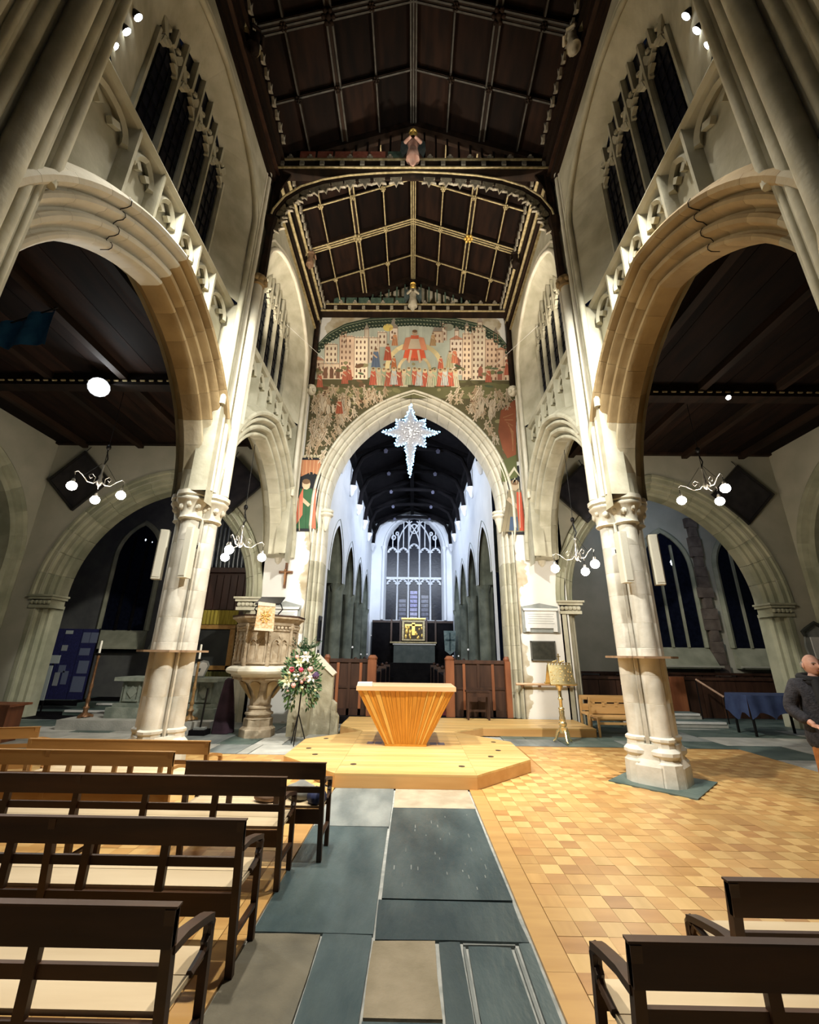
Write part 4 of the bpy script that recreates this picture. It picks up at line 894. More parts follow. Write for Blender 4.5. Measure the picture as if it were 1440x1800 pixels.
cr = N.new('ShaderNodeValToRGB'); cr.color_ramp.elements[0].position = .3; cr.color_ramp.elements[1].position = .7; cr.color_ramp.elements[0].color = (.62, .60, .56, 1); cr.color_ramp.elements[1].color = (1.25, 1.2, 1.1, 1)
mx = N.new('ShaderNodeMix'); mx.data_type = 'RGBA'; mx.blend_type = 'MULTIPLY'; mx.inputs[0].default_value = 1
L.new(nz.outputs[0], cr.inputs[0]); L.new(at.outputs[0], mx.inputs[6]); L.new(cr.outputs[0], mx.inputs[7]); L.new(mx.outputs[2], N['Principled BSDF'].inputs['Base Color'])
mo = PT.mb.build('wall_painting', mural_m, None); ca = mo.data.color_attributes.new('pigment', 'FLOAT_COLOR', 'CORNER'); buf = []
for p, c in zip(mo.data.polygons, PT.c): buf += list(c) * p.loop_total
ca.data.foreach_set('color', buf)
tag(mo, 'large painted mural of robed figures and pale towers above the chancel arch', 'painting')

# ================================================================= hanging star of lights
sx, sy, sz = -.12, 11.05, 7.9
star = thing('star_decoration', 'large eight pointed hanging star of blue-white fairy lights in the chancel arch', 'star', (sx, sy, sz + .98))
tips = []
for k in range(8):
    a = k * pi / 4; L_ = (.86, .64, .98, .64, .86, .64, 1.42, .64)[k]; tips.append((L_ * cos(a), L_ * sin(a)))
outl = []
for k in range(8):
    outl.append(tips[k]); a = (k + .5) * pi / 4; outl.append((.43 * cos(a), .43 * sin(a)))
wire = M('tinsel_wire', (.18, .18, .20), (.45, .45, .50), 60, .5, bump=.8, bscale=60)
mb = MB(); n = len(outl); vs = [(sx + u, sy, sz + v) for u, v in outl] + [(sx, sy - .16, sz), (sx, sy + .16, sz)]
mb.add(vs, [(k, (k + 1) % n, n) for k in range(n)] + [((k + 1) % n, k, n + 1) for k in range(n)]); mb.build('tinsel_body', wire, star)
blue_b = M('blue_white_led', (.6, .85, 1), emit=(.22, .58, 1), estr=1.5); white_b = M('crystal_bulb', (.8, .8, .82), rough=.3, emit=(.8, .82, .9), estr=.12)
mbb = MB(); mbb.ball((0, 0, 0), .024, 6, 4); led = bpy.data.meshes.new('light_bulb'); led.from_pydata(mbb.v, [], mbb.f); led.materials.append(blue_b); led2 = led.copy(); led2.materials.clear(); led2.materials.append(white_b)
pts = []
for k in range(n):
    (x0, y0), (x1, y1) = outl[k], outl[(k + 1) % n]; l = math.hypot(x1 - x0, y1 - y0); m = max(3, int(l / .075))
    for j in range(m):
        for q in (0, 1): t = (j + q * .5) / m; pts.append((x0 + (x1 - x0) * t + RND.uniform(-.03, .03), y0 + (y1 - y0) * t + RND.uniform(-.03, .03), led))
pts = pts[:235]
for k in range(60):
    a, r = RND.uniform(0, 2 * pi), RND.uniform(0, .36); pts.append((r * cos(a), r * sin(a) * 1.2, led2))
for u, v, me in pts: put(me, 'light_bulb', star, (u, -.02 - max(0, .16 - .3 * math.hypot(u, v)) - RND.uniform(0, .03), v - .98))
mb = MB(); mb.tube([(sx, sy, sz + .95), (sx, sy, 9.25)], .006, 5); mb.build('hanging_wire', iron, star)

# ================================================================= altar
at_ = thing('altar', 'honey coloured altar table flaring upward like a fan on the dais', 'altar', (-.15, 8.25, DZ))
ax, ay, ah, bw, bd, tw, td = -.10, 8.22, .98, .345, .2, .82, .48
mb = MB(); mb.loft([[(ax - w, ay - d, z), (ax + w, ay - d, z), (ax + w, ay + d, z), (ax - w, ay + d, z)] for w, d, z in ((bw - .02, bd - .02, DZ), (tw - .03, td - .03, DZ + ah - .09))]); mb.build('core', wood_altar_a, at_)
mb = MB(); mb.box(ax - tw - .03, ax + tw + .03, ay - td - .03, ay + td + .03, DZ + ah - .09, DZ + ah - .02); mb.build('table_top', wood_top, at_)
mb = MB(); mb.box(ax - bw - .01, ax + bw + .01, ay - bd - .01, ay + bd + .01, DZ, DZ + .03); mb.build('foot', wood_altar_a, at_)
z0, z1 = DZ + .03, DZ + ah - .09
def stave(u0, u1, face, mt, proud):
    if face in 'fb':
        g = -1 if face == 'f' else 1; P = [(ax + u * w, ay + g * (d + pr), z) for z, w, d in ((z0, bw, bd), (z1, tw, td)) for u, pr in ((u0, 0), (u1, 0), (u1, proud), (u0, proud))]
    else:
        g = -1 if face == 'l' else 1; P = [(ax + g * (w + pr), ay + u * d, z) for z, w, d in ((z0, bw, bd), (z1, tw, td)) for u, pr in ((u0, 0), (u1, 0), (u1, proud), (u0, proud))]
    mb = MB(); mb.loft([P[:4], P[4:]]); mb.build('stave', mt, at_)
for face, n in (('f', 26), ('b', 26), ('l', 12), ('r', 12)):
    e = [-1.0]
    while e[-1] < 1: e.append(min(1, e[-1] + RND.uniform(.5, 1.5) * 2 / n))
    for a, b in zip(e, e[1:]):
        q = RND.random(); stave(a + .004, b - .004, face, wood_altar_b if q < .26 else wood_altar_a, .012 if q < .26 else RND.uniform(.002, .008))
for x, y in ((-.62, 0), (-.48, 0), (.48, 0), (.62, 0)):
    mb = MB(); mb.box(ax + x - .06, ax + x + .06, ay - .05, ay + .15, DZ - .01, DZ + .003); o = mb.build('metal_floor_plate', M('smoky_floor_plate', (.10, .08, .10), (.17, .14, .16), 8, .3), ds)
bk = thing('folded_linen', 'small folded white linen lying on the left end of the altar top', 'cloth', (ax - tw + .12, ay - td + .12, DZ + ah - .02))
for k in range(3): mb = MB(); mb.box(ax - tw - .02 + .004 * k, ax - tw + .24 - .004 * k, ay - td - .02, ay - td + .16, DZ + ah - .02 + k * .02, DZ + ah - .001 + k * .02); mb.build('fold', marble, bk)

# ================================================================= pulpit
px, py = -3.24, 9.75
pu = thing('stone_pulpit', 'carved octagonal stone pulpit on a flaring stem beside the chancel arch', 'pulpit', (px, py, 0))
pst = M('pulpit_bath_stone', (.34, .26, .17), (.54, .45, .33), 5, .85, bump=.3, bscale=26); o8 = pi / 8
def octl(prof, name, mt=pst, sm=0, n=8): mb = MB(); mb.lathe(prof, (px, py, 0), n, o8); return mb.build(name, mt, pu, smooth=sm)
octl([(.36, 0), (.36, .14), (.30, .2), (.30, .34)], 'foot')
octl([(.30, .34), (.25, .36), (.25, .40), (.29, .42), (.29, .45), (.24, .47), (.22, .52), (.25, .54), (.25, .57), (.21, .59)], 'stem_ring', pst, 30, 16)
octl([(.21, .57), (.22, .70), (.28, .88), (.42, 1.03), (.56, 1.10), (.62, 1.11), (.62, 1.16)], 'flared_bowl')
octl([(.66, 1.16), (.66, 1.20), (.76, 1.24), (.78, 1.28), (.76, 1.33), (.66, 1.38)], 'base_moulding', stone_pale)
octl([(.62, 1.36), (.62, 2.24)], 'drum')
octl([(.64, 2.16), (.68, 2.2), (.66, 2.25), (.72, 2.31), (.78, 2.34), (.78, 2.38), (.7, 2.39)], 'cornice')
octl([(.79, 2.38), (.79, 2.41), (.5, 2.42)], 'desk_rail', wood_dark)
for k in range(8):
    a = k * pi / 4; ap_ = .62 * cos(o8); c, sn = cos(a), sin(a)
    f = lambda u, v, w, c=c, sn=sn: (px + c * (ap_ + w) - sn * u, py + sn * (ap_ + w) + c * u, 1.42 + v)
    # corner pilaster, twin cusped lights and leaf frieze on each face
    mb = MB(); b = a + o8; mb.lathe([(.045, 1.36), (.05, 1.5), (.035, 1.55), (.035, 2.1), (.06, 2.18), (.06, 2.22)], (px + .63 * cos(b), py + .63 * sin(b), 0), 8); mb.build('corner_pilaster', pst, pu)
    mb = MB()
    for j in range(9): mb.ball((px + .655 * cos(b) , py + .655 * sin(b), 1.55 + j * .07), .018, 5, 4)
    mb.build('bead_row', pst, pu)
    for q in (-1, 1):
        mb = MB(); g = lambda u, v, w, q=q, f=f: f(q * .095 + u, .38 + v, w)
        for sd in (-1, 1):
            arch_sweep(mb, [(0, 0), (0, .03), (.022, .03), (.022, 0)], .07, .10, g, 0, 1, 5, sd, stilt=.34)
            mb.prism([(sd * .07, .0), (sd * .03, .03), (sd * .06, .06)], g, .0, .025)
        mb.build('blind_light', pst, pu)
    mb = MB(); mb.lathe([(.035, 0), (.035, .02)], (0, 0, 0), 6); 
    mb = MB(); mb.prism([(-.04, .56), (0, .50), (.04, .56), (0, .63)], f, 0, .03); mb.build('panel_lozenge', pst, pu)
    for v in (0, .665): mb = MB(); mb.prism([(-.21, v), (.21, v), (.21, v + .035), (-.21, v + .035)], f, 0, .03); mb.build('panel_rail', pst, pu)
    mb = MB()
    for j in range(5): mb.ball(f(-.18 + j * .09, .73, .035), .035, 6, 4)
    mb.build('leaf_frieze', pst, pu)
    mb = MB(); g2 = lambda u, v, w, c=c, sn=sn: (px + c * (.235 + v * .42 + w) - sn * u, py + sn * (.235 + v * .42 + w) + c * u, .74 + v * .62 - w * .3)
    mb.prism([(0, -.02), (.05, .2), (.10, .46), (.07, .53), (0, .56), (-.07, .53), (-.10, .46), (-.05, .2)], g2, -.01, .03); mb.build('bowl_petal', stone_gold, pu)
fx = px + .16; fall = thing('pulpit_fall', 'gold embroidered cloth hanging over the front edge of the pulpit', 'cloth', (fx, py - .78, 2.42))
ff = lambda u, v, w: (fx + u, py - .80 - w, 2.06 + v)
mb = MB(); mb.prism([(-.19, .02), (.21, 0), (.19, .56), (-.17, .60)], ff, 0, .012); mb.build('cloth', gold_cloth, fall)
frm = M('pale_fringe', (.70, .56, .40), (.80, .70, .56), 40); mb = MB(); mb.prism([(-.19, .02), (.21, 0), (.21, .05), (-.19, .07)], ff, .012, .022); mb.build('border_band', frm, fall); mb = MB(); mb.prism([(-.175, .52), (.192, .50), (.19, .56), (-.17, .60)], ff, .012, .022); mb.build('border_band', frm, fall)
mb = MB()
for k in range(8): mb.tube([ff(.01 + .02 * cos(k * pi / 4), .29 + .02 * sin(k * pi / 4), .02), ff(.01 + .11 * cos(k * pi / 4 + .3), .29 + .13 * sin(k * pi / 4 + .3), .02), ff(.01 + .08 * cos(k * pi / 4 + .7), .29 + .10 * sin(k * pi / 4 + .7), .02)], .012, 5)
mb.build('embroidery', M('gold_thread', (.66, .36, .08), (.80, .5, .14), 30, .5), fall)
dk = thing('reading_desk', 'small dark bracketed reading desk on top of the pulpit', 'desk', (fx, py - .5, 2.42))
mb = MB(); mb.loft([[(fx - .26, y, z), (fx + .26, y, z), (fx + .26, y, z + .03), (fx - .26, y, z + .03)] for y, z in ((py - .76, 2.60), (py - .42, 2.78))]); mb.build('desk_board', iron, dk)
for q in (-1, 1): mb = MB(); mb.tube([(fx + q * .2, py - .6, 2.42), (fx + q * .3, py - .64, 2.52), (fx + q * .24, py - .62, 2.64)], .014, 6); mb.build('scroll_bracket', iron, dk)
# pulpit stair with sloping stone balustrade
stn = thing('pulpit_stair', 'stone pulpit stair wall with a sloping coping behind the flowers', 'stair', (-2.2, 10.3, 0))
bal = M('balustrade_stone', (.30, .27, .18), (.46, .42, .31), 3, .9, bump=.3)
fs = lambda u, v, w: (u, w, v)
mb = MB(); mb.prism([(-2.50, 0), (-1.76, 0), (-1.76, 1.20), (-2.16, 1.58), (-2.50, 1.58)], fs, 10.0, 10.16); mb.build('balustrade', bal, stn)
mb = MB(); mb.prism([(-2.22, 1.55), (-2.16, 1.65), (-1.71, 1.23), (-1.76, 1.17)], fs, 9.96, 10.20); mb.build('coping', stone_pale, stn)
mb = MB(); mb.prism([(-2.62, 0), (-2.20, 0), (-2.20, .86), (-2.26, 1.0), (-2.50, .95), (-2.62, .4)], fs, 9.7, 10.0); mb.build('buttress', bal, stn)
mb = MB(); mb.prism([(-1.76, 0), (-1.60, 0), (-1.60, .34), (-1.66, .42), (-1.66, .6), (-1.76, .68)], fs, 9.98, 10.18); mb.build('newel_foot', bal, stn)
for k in range(5): mb = MB(); mb.box(-2.48, -1.74 - k * .14, 10.17, 10.98, k * .22, k * .22 + .215); mb.build('step', stone, stn)
# ================================================================= flower arrangement
fl_ = thing('flower_arrangement', 'tall arrangement of white pink and red flowers on a stand beside the pulpit', 'flowers', (-2.12, 8.85, 0))
fxx, fyy = -2.16, 8.85
mb = MB()
for k in range(3): a = k * 2.1 + .4; mb.tube([(fxx - .02, fyy, .55), (fxx + .17 * cos(a), fyy + .17 * sin(a), .012)], .012, 6)
mb.tube([(fxx - .02, fyy, .5), (fxx, fyy, 1.0)], .016, 6); mb.build('stand', iron, fl_)
mb = MB(); mb.lathe([(.06, .98), (.13, 1.06), (.14, 1.12), (.1, 1.13)], (fxx, fyy, 0), 12); mb.build('bowl', iron, fl_)
leafm = [M('dark_leaf', (.012, .04, .014), (.03, .085, .03), 6, .5), M('mid_leaf', (.04, .10, .035), (.08, .17, .06), 6, .5), M('pale_leaf', (.13, .20, .08), (.22, .30, .13), 6, .5)]
def rp(r=1.):       # a point inside the arrangement's outline
    while True:
        u, v, w = RND.uniform(-.40, .34), RND.uniform(-.52, .62), RND.uniform(-.24, .24)
        if (u / .40) ** 2 + ((v - .05) / .58) ** 2 + (w / .26) ** 2 < r and not (v < -.15 and abs(u) < .12): return Vector((fxx + u, fyy + w - .04, 1.1 + v))
lv = [MB(), MB(), MB()]
for k in range(900):
    p = rp(); d = (p - Vector((fxx, fyy, 1.15))); d = (d.normalized() + Vector((RND.uniform(-.6, .6), RND.uniform(-.6, .6), RND.uniform(-.8, .4)))).normalized(); l = RND.uniform(.05, .12); sd_ = d.orthogonal().normalized() * l * .22
    lv[RND.choice((0, 0, 1, 1, 2))].add([p, p + d * l * .5 + sd_, p + d * l, p + d * l * .5 - sd_], [(0, 1, 2, 3)])
for k in range(26):
    a = RND.uniform(-.9, .9); q = Vector((fxx + a * .1, fyy - .03, 1.72)); top = q + Vector((a * .26, RND.uniform(-.1, .1), RND.uniform(.0, .22)))
    lv[0].tube([(fxx, fyy, 1.3), q, top], .005, 4)
    for j in range(5): p = q.lerp(top, j / 4); d = Vector((RND.uniform(-1, 1), RND.uniform(-1, 1), .5)).normalized(); lv[0].add([p, p + d * .03 + Vector((.012, 0, 0)), p + d * .07, p + d * .03 - Vector((.012, 0, 0))], [(0, 1, 2, 3)])
for m_, l_ in zip(leafm, lv): l_.build('foliage', m_, fl_)['kind'] = 'stuff'
fcol = dict(white=M('white_petal', (.80, .80, .74), (.88, .87, .82), 9), pink=M('pink_petal', (.78, .36, .36), (.85, .52, .48), 9), red=M('crimson_petal', (.62, .04, .12), (.74, .10, .18), 9), cream=M('cream_lily_petal', (.74, .74, .40), (.84, .84, .58), 9), plum=M('plum_petal', (.06, .03, .09), (.12, .07, .15), 9))
def blossom(p, r, col, kind):
    mb = MB(); p = Vector(p)
    if kind == 'rose':
        for ring, (n_, rr, up) in enumerate(((6, 1, 0), (5, .66, .3), (3, .3, .5))):
            for k in range(n_):
                a = k * 2 * pi / n_ + ring; mb.ball((p.x + r * rr * .55 * cos(a), p.y - r * up, p.z + r * rr * .55 * sin(a)), r * .45, 6, 4)
    else:
        for k in range(6):
            a = k * pi / 3; d = Vector((cos(a), -.35, sin(a))); sdv = Vector((-sin(a), 0, cos(a))) * r * .28
            mb.add([p, p + d * r * .6 + sdv, p + d * r * 1.25 + Vector((0, -.2 * r, 0)), p + d * r * .6 - sdv], [(0, 1, 2, 3)])
        mb.ball(p + Vector((0, -r * .3, 0)), r * .2, 6, 4)
    mb.build('blossom', fcol[col], fl_, smooth=60)
for u, v, r, c, k in ((-.16, .22, .055, 'red', 'rose'), (.02, .22, .05, 'red', 'rose'), (-.10, -.06, .05, 'pink', 'rose'), (.2, .23, .06, 'pink', 'rose'), (.05, .0, .035, 'pink', 'rose'), (-.22, .02, .10, 'cream', 'lily'), (.10, .46, .10, 'white', 'lily'), (-.02, .36, .09, 'cream', 'lily'), (.24, .10, .09, 'white', 'lily'), (-.08, .45, .045, 'pink', 'rose'), (.31, .12, .075, 'plum', 'rose'),
                      (-.10, .12, .035, 'white', 'rose'), (-.03, .12, .035, 'white', 'rose'), (-.06, .04, .035, 'white', 'rose'), (.12, .15, .035, 'white', 'rose'), (.08, .52, .04, 'white', 'rose'), (-.20, .16, .04, 'cream', 'rose'), (.1, .05, .03, 'pink', 'rose'), (.07, -.1, .03, 'cream', 'rose'), (-.28, -.1, .025, 'white', 'rose'), (.32, -.14, .025, 'cream', 'rose'), (.18, .02, .035, 'white', 'rose'), (-.2, -.16, .022, 'pink', 'rose')):
    blossom((fxx + u, fyy - .26, 1.12 + v), r, c, k)
# ================================================================= things on the chancel arch wall
def box_o(name, mt, b, parent): mb = MB(); mb.box(*b); return mb.build(name, mt, parent)
cr_ = thing('crucifix', 'wooden crucifix hanging on the white wall above the pulpit', 'crucifix', (-3.52, EY - .03, 3.3))
cb = M('crucifix_oak', (.10, .04, .015), (.17, .07, .03), 9, .5)
box_o('upright', cb, (-3.555, -3.485, EY - .05, EY - .005, 3.32, 4.02), cr_); box_o('cross_bar', cb, (-3.71, -3.33, EY - .055, EY - .008, 3.72, 3.79), cr_)
mb = MB(); mb.tube([(-3.52, EY - .09, 3.76), (-3.525, EY - .10, 3.65), (-3.515, EY - .09, 3.52), (-3.525, EY - .08, 3.40)], [.025, .03, .022, .012], 7); mb.ball((-3.53, EY - .10, 3.80), .03, 7, 5)
for q in (-1, 1): mb.tube([(-3.52 + q * .02, EY - .09, 3.74), (-3.52 + q * .14, EY - .075, 3.77)], .011, 5)
mb.build('carved_figure', M('carved_boxwood', (.34, .16, .06), rough=.5), cr_, smooth=60)
def tablet(name, label, x0, x1, z0, z1, peak=0., y=EY):
    t = thing(name, label, 'wall tablet', ((x0 + x1) / 2, y - .02, z0)); f = lambda u, v, w: (u, y - .002 - w, v); d = .07
    P = [(x0 - d, z0 - .05), (x1 + d, z0 - .05), (x1 + d, z1 + .04), ((x0 + x1) / 2, z1 + .05 + peak), (x0 - d, z1 + .04)]
    mb = MB(); mb.prism(P, f, 0, .04); mb.build('slate_back', slate_frame, t)
    mb = MB(); mb.prism([(x0, z0 + .06), (x1, z0 + .06), (x1, z1 - .07), (x0, z1 - .07)], f, .04, .075); mb.build('marble_panel', marble, t)
    mb = MB(); mb.prism([(x0 - .03, z1 - .07), (x1 + .03, z1 - .07), (x1 + .05, z1 - .01), (x0 - .05, z1 - .01)], f, .04, .11); mb.build('marble_cornice', marble, t)
    for q in (x0 + .06, x1 - .06): mb = MB(); mb.prism([(q - .05, z0 - .03), (q + .05, z0 - .03), (q + .05, z0 + .06), (q - .05, z0 + .06)], f, .04, .09); mb.build('foot_block', marble, t)
    for k in range(5): mb = MB(); v = z1 - .16 - k * (z1 - z0 - .28) / 5; e = .07 + .03 * (k % 2); mb.box(x0 + e, x1 - e, y - .079, y - .0765, v - .006, v + .006); mb.build('inscription_line', slate_frame, t)
    return t
tablet('memorial_tablet', 'white marble memorial tablet in grey slate frame on the white wall at right', 2.98, 3.82, 2.28, 2.86, .08)
tablet('memorial_tablet', 'white marble memorial tablet with grey frame on the wall behind the pulpit', -3.80, -3.08, 2.36, 2.82, .10)
t = thing('dark_plaque', 'plain dark rectangular plaque below the marble tablet on the right', 'plaque', (3.4, EY, 1.55)); box_o('plate', M('dark_bronze_plate', (.03, .032, .025), (.05, .05, .04), 9, .4), (3.1, 3.71, EY - .04, EY - .004, 1.55, 2.0), t)
for b in ((3.08, 3.73, 1.53, 1.56), (3.08, 3.73, 1.99, 2.02), (3.08, 3.11, 1.53, 2.02), (3.70, 3.73, 1.53, 2.02)): box_o('rim', M('plaque_rim', (.10, .10, .09)), (b[0], b[1], EY - .05, EY - .004, b[2], b[3]), t)
t = thing('handrail', 'pinkish wooden handrail on brackets across the white wall behind the lectern', 'handrail', (3.4, EY - .1, .95))
mb = MB(); mb.tube([(2.62, EY - .10, .97), (4.12, EY - .10, .97)], .03, 8); mb.build('rail', M('pale_handrail_beech', (.55, .34, .20), (.66, .44, .28), 8, .45), t)
for x in (2.78, 3.22, 3.95): mb = MB(); mb.box(x - .025, x + .025, EY - .12, EY - .003, .90, .95); mb.build('bracket', bronze, t)
for nm, lab, x, y, z0, z1, mt in (('framed_picture', 'narrow dark framed picture on the left jamb of the chancel arch', -2.56, 11.9, 1.98, 2.62, glass_night), ('notice_card', 'small white notice with dark square under the framed picture on the left jamb', -2.56, 11.85, 1.55, 1.85, marble)):
    t = thing(nm, lab, 'notice', (x, y, z0)); box_o('board', mt, (x, x + .02, y - .18, y + .18, z0, z1), t); box_o('rim', lead if mt is glass_night else slate_frame, (x - .002, x + .024, y - .2, y + .2, z0 - .03, z0), t); box_o('centre', black_cloth if mt is marble else lead, (x + .018, x + .024, y - .10, y + .10, z0 + .05, z1 - .12), t)
# ================================================================= screens in the arch, stool
def screen(x0, x1, label, inner):
    t = thing('panelled_screen', label, 'screen', ((x0 + x1) / 2, 11.75, DZ), 0, 'panelled oak screens in the chancel arch'); y = 11.75; n = 4
    w = (x1 - x0) / n
    box_o('top_rail', wood_dark, (x0, x1, y - .05, y + .05, 1.43, 1.52), t); box_o('mid_rail', wood_dark, (x0, x1, y - .035, y + .035, .80, .86), t); box_o('bottom_rail', wood_dark, (x0, x1, y - .04, y + .04, DZ, .32), t)
    for k in range(n + 1): box_o('stile', wood_red if k in (1, 3) else wood_dark, (x0 + k * w - .035, x0 + k * w + .035, y - .04, y + .04, DZ, 1.43), t)
    for k in range(n):
        for z0, z1 in ((.32, .80), (.86, 1.43)): box_o('panel', wood_dark, (x0 + k * w + .035, x0 + (k + 1) * w - .035, y - .012, y + .012, z0, z1), t)
    for x, mt in ((x0, wood_red), (x1, wood_red)):
        mb = MB(); wq_ = .11 if abs(x - inner) < .01 else .07; mb.box(x - wq_, x + wq_, y - .16, y + .1, DZ, 1.5); mb.lathe([(wq_ * 1.1, 1.5), (wq_ * 1.2, 1.55), (wq_ * .7, 1.62)], (x, y - .03, 0), 8); mb.build('end_post', mt, t)
screen(-2.25, -1.05, 'dark panelled oak screen left of the altar, under the chancel arch', -1.05)
screen(.98, 2.48, 'dark panelled oak screen right of the altar, under the chancel arch', .98)
t = thing('prayer_stool', 'dark wooden stool table in front of the right oak screen', 'stool', (1.63, 11.3, DZ))
box_o('top', wood_dark, (1.33, 1.93, 11.12, 11.42, .78, .82), t)
for x in (1.37, 1.87):
    for y in (11.15, 11.39): box_o('leg', wood_dark, (x - .022, x + .022, y - .022, y + .022, DZ, .78), t)
box_o('stretcher', wood_dark, (1.37, 1.89, 11.38, 11.4, .32, .37), t); box_o('apron', wood_dark, (1.37, 1.87, 11.13, 11.15, .68, .78), t)
mb = MB(); mb.box(-1.0, .92, 11.9, 22.7, .164, .176); o = mb.build('chancel_carpet', carpet, None); tag(o, 'crimson carpet running through the gap between the oak screens', 'carpet')
# ================================================================= chancel furniture
for s, lab in ((-1, 'left'), (1, 'right')):
    for r_, (xa, xb, h) in enumerate(((1.05, 1.35, 1.05), (1.75, 2.2, 1.3))):
        t = thing('choir_stall', 'dark oak choir stall %s on the %s side of the chancel' % (('front desk', 'back seat')[r_], lab), 'choir stall', (X0 + s * (xa + xb) / 2, 17.5, 0), 0, 'choir stalls in the chancel')
        x0, x1 = sorted((X0 + s * xa, X0 + s * xb))
        box_o('desk_front', wood_dark if r_ else black_void, (x0, x1, 13.2, 22.4, .17, h), t)
        for y in (13.15, 16.2, 19.3, 22.4):
            mb = MB(); mb.box(x0 - .03, x1 + .03, y - .04, y + .04, .17, h + .1); mb.ball(((x0 + x1) / 2, y, h + .16), .07, 8, 6); mb.build('bench_end', wood_dark, t)
t = thing('shield_sign', 'small white shield badge on the dark stall end right of the chancel passage', 'sign', (X0 + 1.2, 13.0, .9)); f = lambda u, v, w: (X0 + 1.18 + u, 13.08 - w, .92 + v)
mb = MB(); mb.prism([(-.09, .2), (.09, .2), (.09, .08), (.05, -.03), (0, -.08), (-.05, -.03), (-.09, .08)], f, 0, .02); mb.build('shield', marble, t)
mb = MB(); mb.prism([(-.06, .17), (.06, .17), (.06, .12), (-.06, .12)], f, .02, .025); mb.prism([(-.03, .06), (.03, .06), (0, .0)], f, .02, .025); mb.build('device', slate_frame, t)
t = thing('reredos', 'dark reredos with a glowing gilded relief panel under the great east window', 'reredos', (.05, 25.6, 0))
box_o('dark_panelling', black_void, (-2.4, 2.45, 25.7, 25.95, 1.2, 3.45), t); box_o('top_rail', wood_dark, (-2.4, 2.45, 25.66, 25.95, 3.42, 3.55), t)
for x in (-1.25, -.72, .82, 1.35): box_o('pilaster', wood_dark, (x - .05, x + .05, 25.5, 25.7, 2.3, 3.6), t)
box_o('gilt_frame', gilt_oak, (-.62, .72, 25.5, 25.62, 2.4, 3.62), t); box_o('relief_ground', M('relief_shadow', (.05, .03, .01), rough=.6), (-.5, .6, 25.46, 25.5, 2.5, 3.45), t)
for k in range(26):
    mb = MB(); x, z = RND.uniform(-.45, .55), RND.uniform(2.55, 3.3); mb.ball((x, 25.45, z), RND.uniform(.05, .1), 6, 5, sc=(.8, .5, 1.5)); mb.build('relief_figure', gold, t, smooth=60)
mb = MB(); mb.box(-.04, .14, 25.4, 25.46, 2.7, 3.4); mb.box(-.45, .55, 25.4, 25.46, 3.22, 3.32); mb.build('relief_cross', gold, t)
box_o('gilt_canopy', gold, (-.66, .76, 25.36, 25.62, 3.6, 3.68), t); box_o('retable_shelf', gilt_oak, (-1.3, 1.4, 25.3, 25.6, 2.25, 2.33), t)
t = thing('high_altar', 'high altar with plain grey frontal below the gilded reredos', 'altar', (.05, 24.9, 0))
box_o('frontal', M('grey_green_frontal', (.07, .09, .09), (.10, .12, .12), 3, .8), (-1.05, 1.25, 24.55, 24.6, 1.2, 2.15), t); box_o('mensa', marble, (-1.1, 1.3, 24.5, 25.3, 2.15, 2.2), t); box_o('body', black_void, (-1.0, 1.2, 24.6, 25.3, 1.2, 2.15), t)
for k, (y, z) in enumerate(((22.8, .35), (23.3, .55), (23.8, .85), (24.2, 1.2))):
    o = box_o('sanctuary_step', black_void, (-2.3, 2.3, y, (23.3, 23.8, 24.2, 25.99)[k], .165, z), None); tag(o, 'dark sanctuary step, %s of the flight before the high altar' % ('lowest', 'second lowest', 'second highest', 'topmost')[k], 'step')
t = thing('processional_banner', 'pale teal patterned banner hanging right of the high altar', 'banner', (2.05, 24.0, 1.6)); f = lambda u, v, w: (2.05 + u, 24.0 - w, 1.75 + v)
mb = MB(); mb.prism([(-.33, 1.15), (.33, 1.15), (.28, .1), (0, -.1), (-.28, .1)], f, 0, .02); mb.build('cloth', M('teal_damask', (.16, .24, .24), (.30, .38, .37), 9), t)
mb = MB(); mb.box(2.02, 2.08, 23.95, 23.978, 1.85, 2.8); mb.box(1.8, 2.3, 23.95, 23.978, 2.38, 2.45); mb.build('cross', M('dark_teal', (.06, .10, .11)), t)
for k, (x, y, z) in enumerate(((-2.05, 21.5, 2.5), (-1.95, 19.0, 1.62), (-2.1, 18.0, 1.62), (1.75, 19.0, 1.6), (1.88, 18.0, 1.6), (1.9, 15.0, 1.82), (-2.05, 15.0, 1.85))):
    t = thing('stall_lamp', 'tiny glowing lamp on the choir stalls, ' + ('tall one at the far left', 'left side, middle distance', 'left side, a little nearer', 'right side, middle distance', 'right side, a little nearer', 'nearest on the right side', 'nearest on the left side')[k], 'lamp', (x, y, 1.30), 0, 'tiny lamps on the choir stalls'); mb = MB(); mb.ball((x, y, z), .035, 6, 5); mb.build('bulb', white_b, t); mb = MB(); mb.tube([(x, y, z - .03), (x, y, 1.30)], .012, 5); mb.build('stem', iron, t)
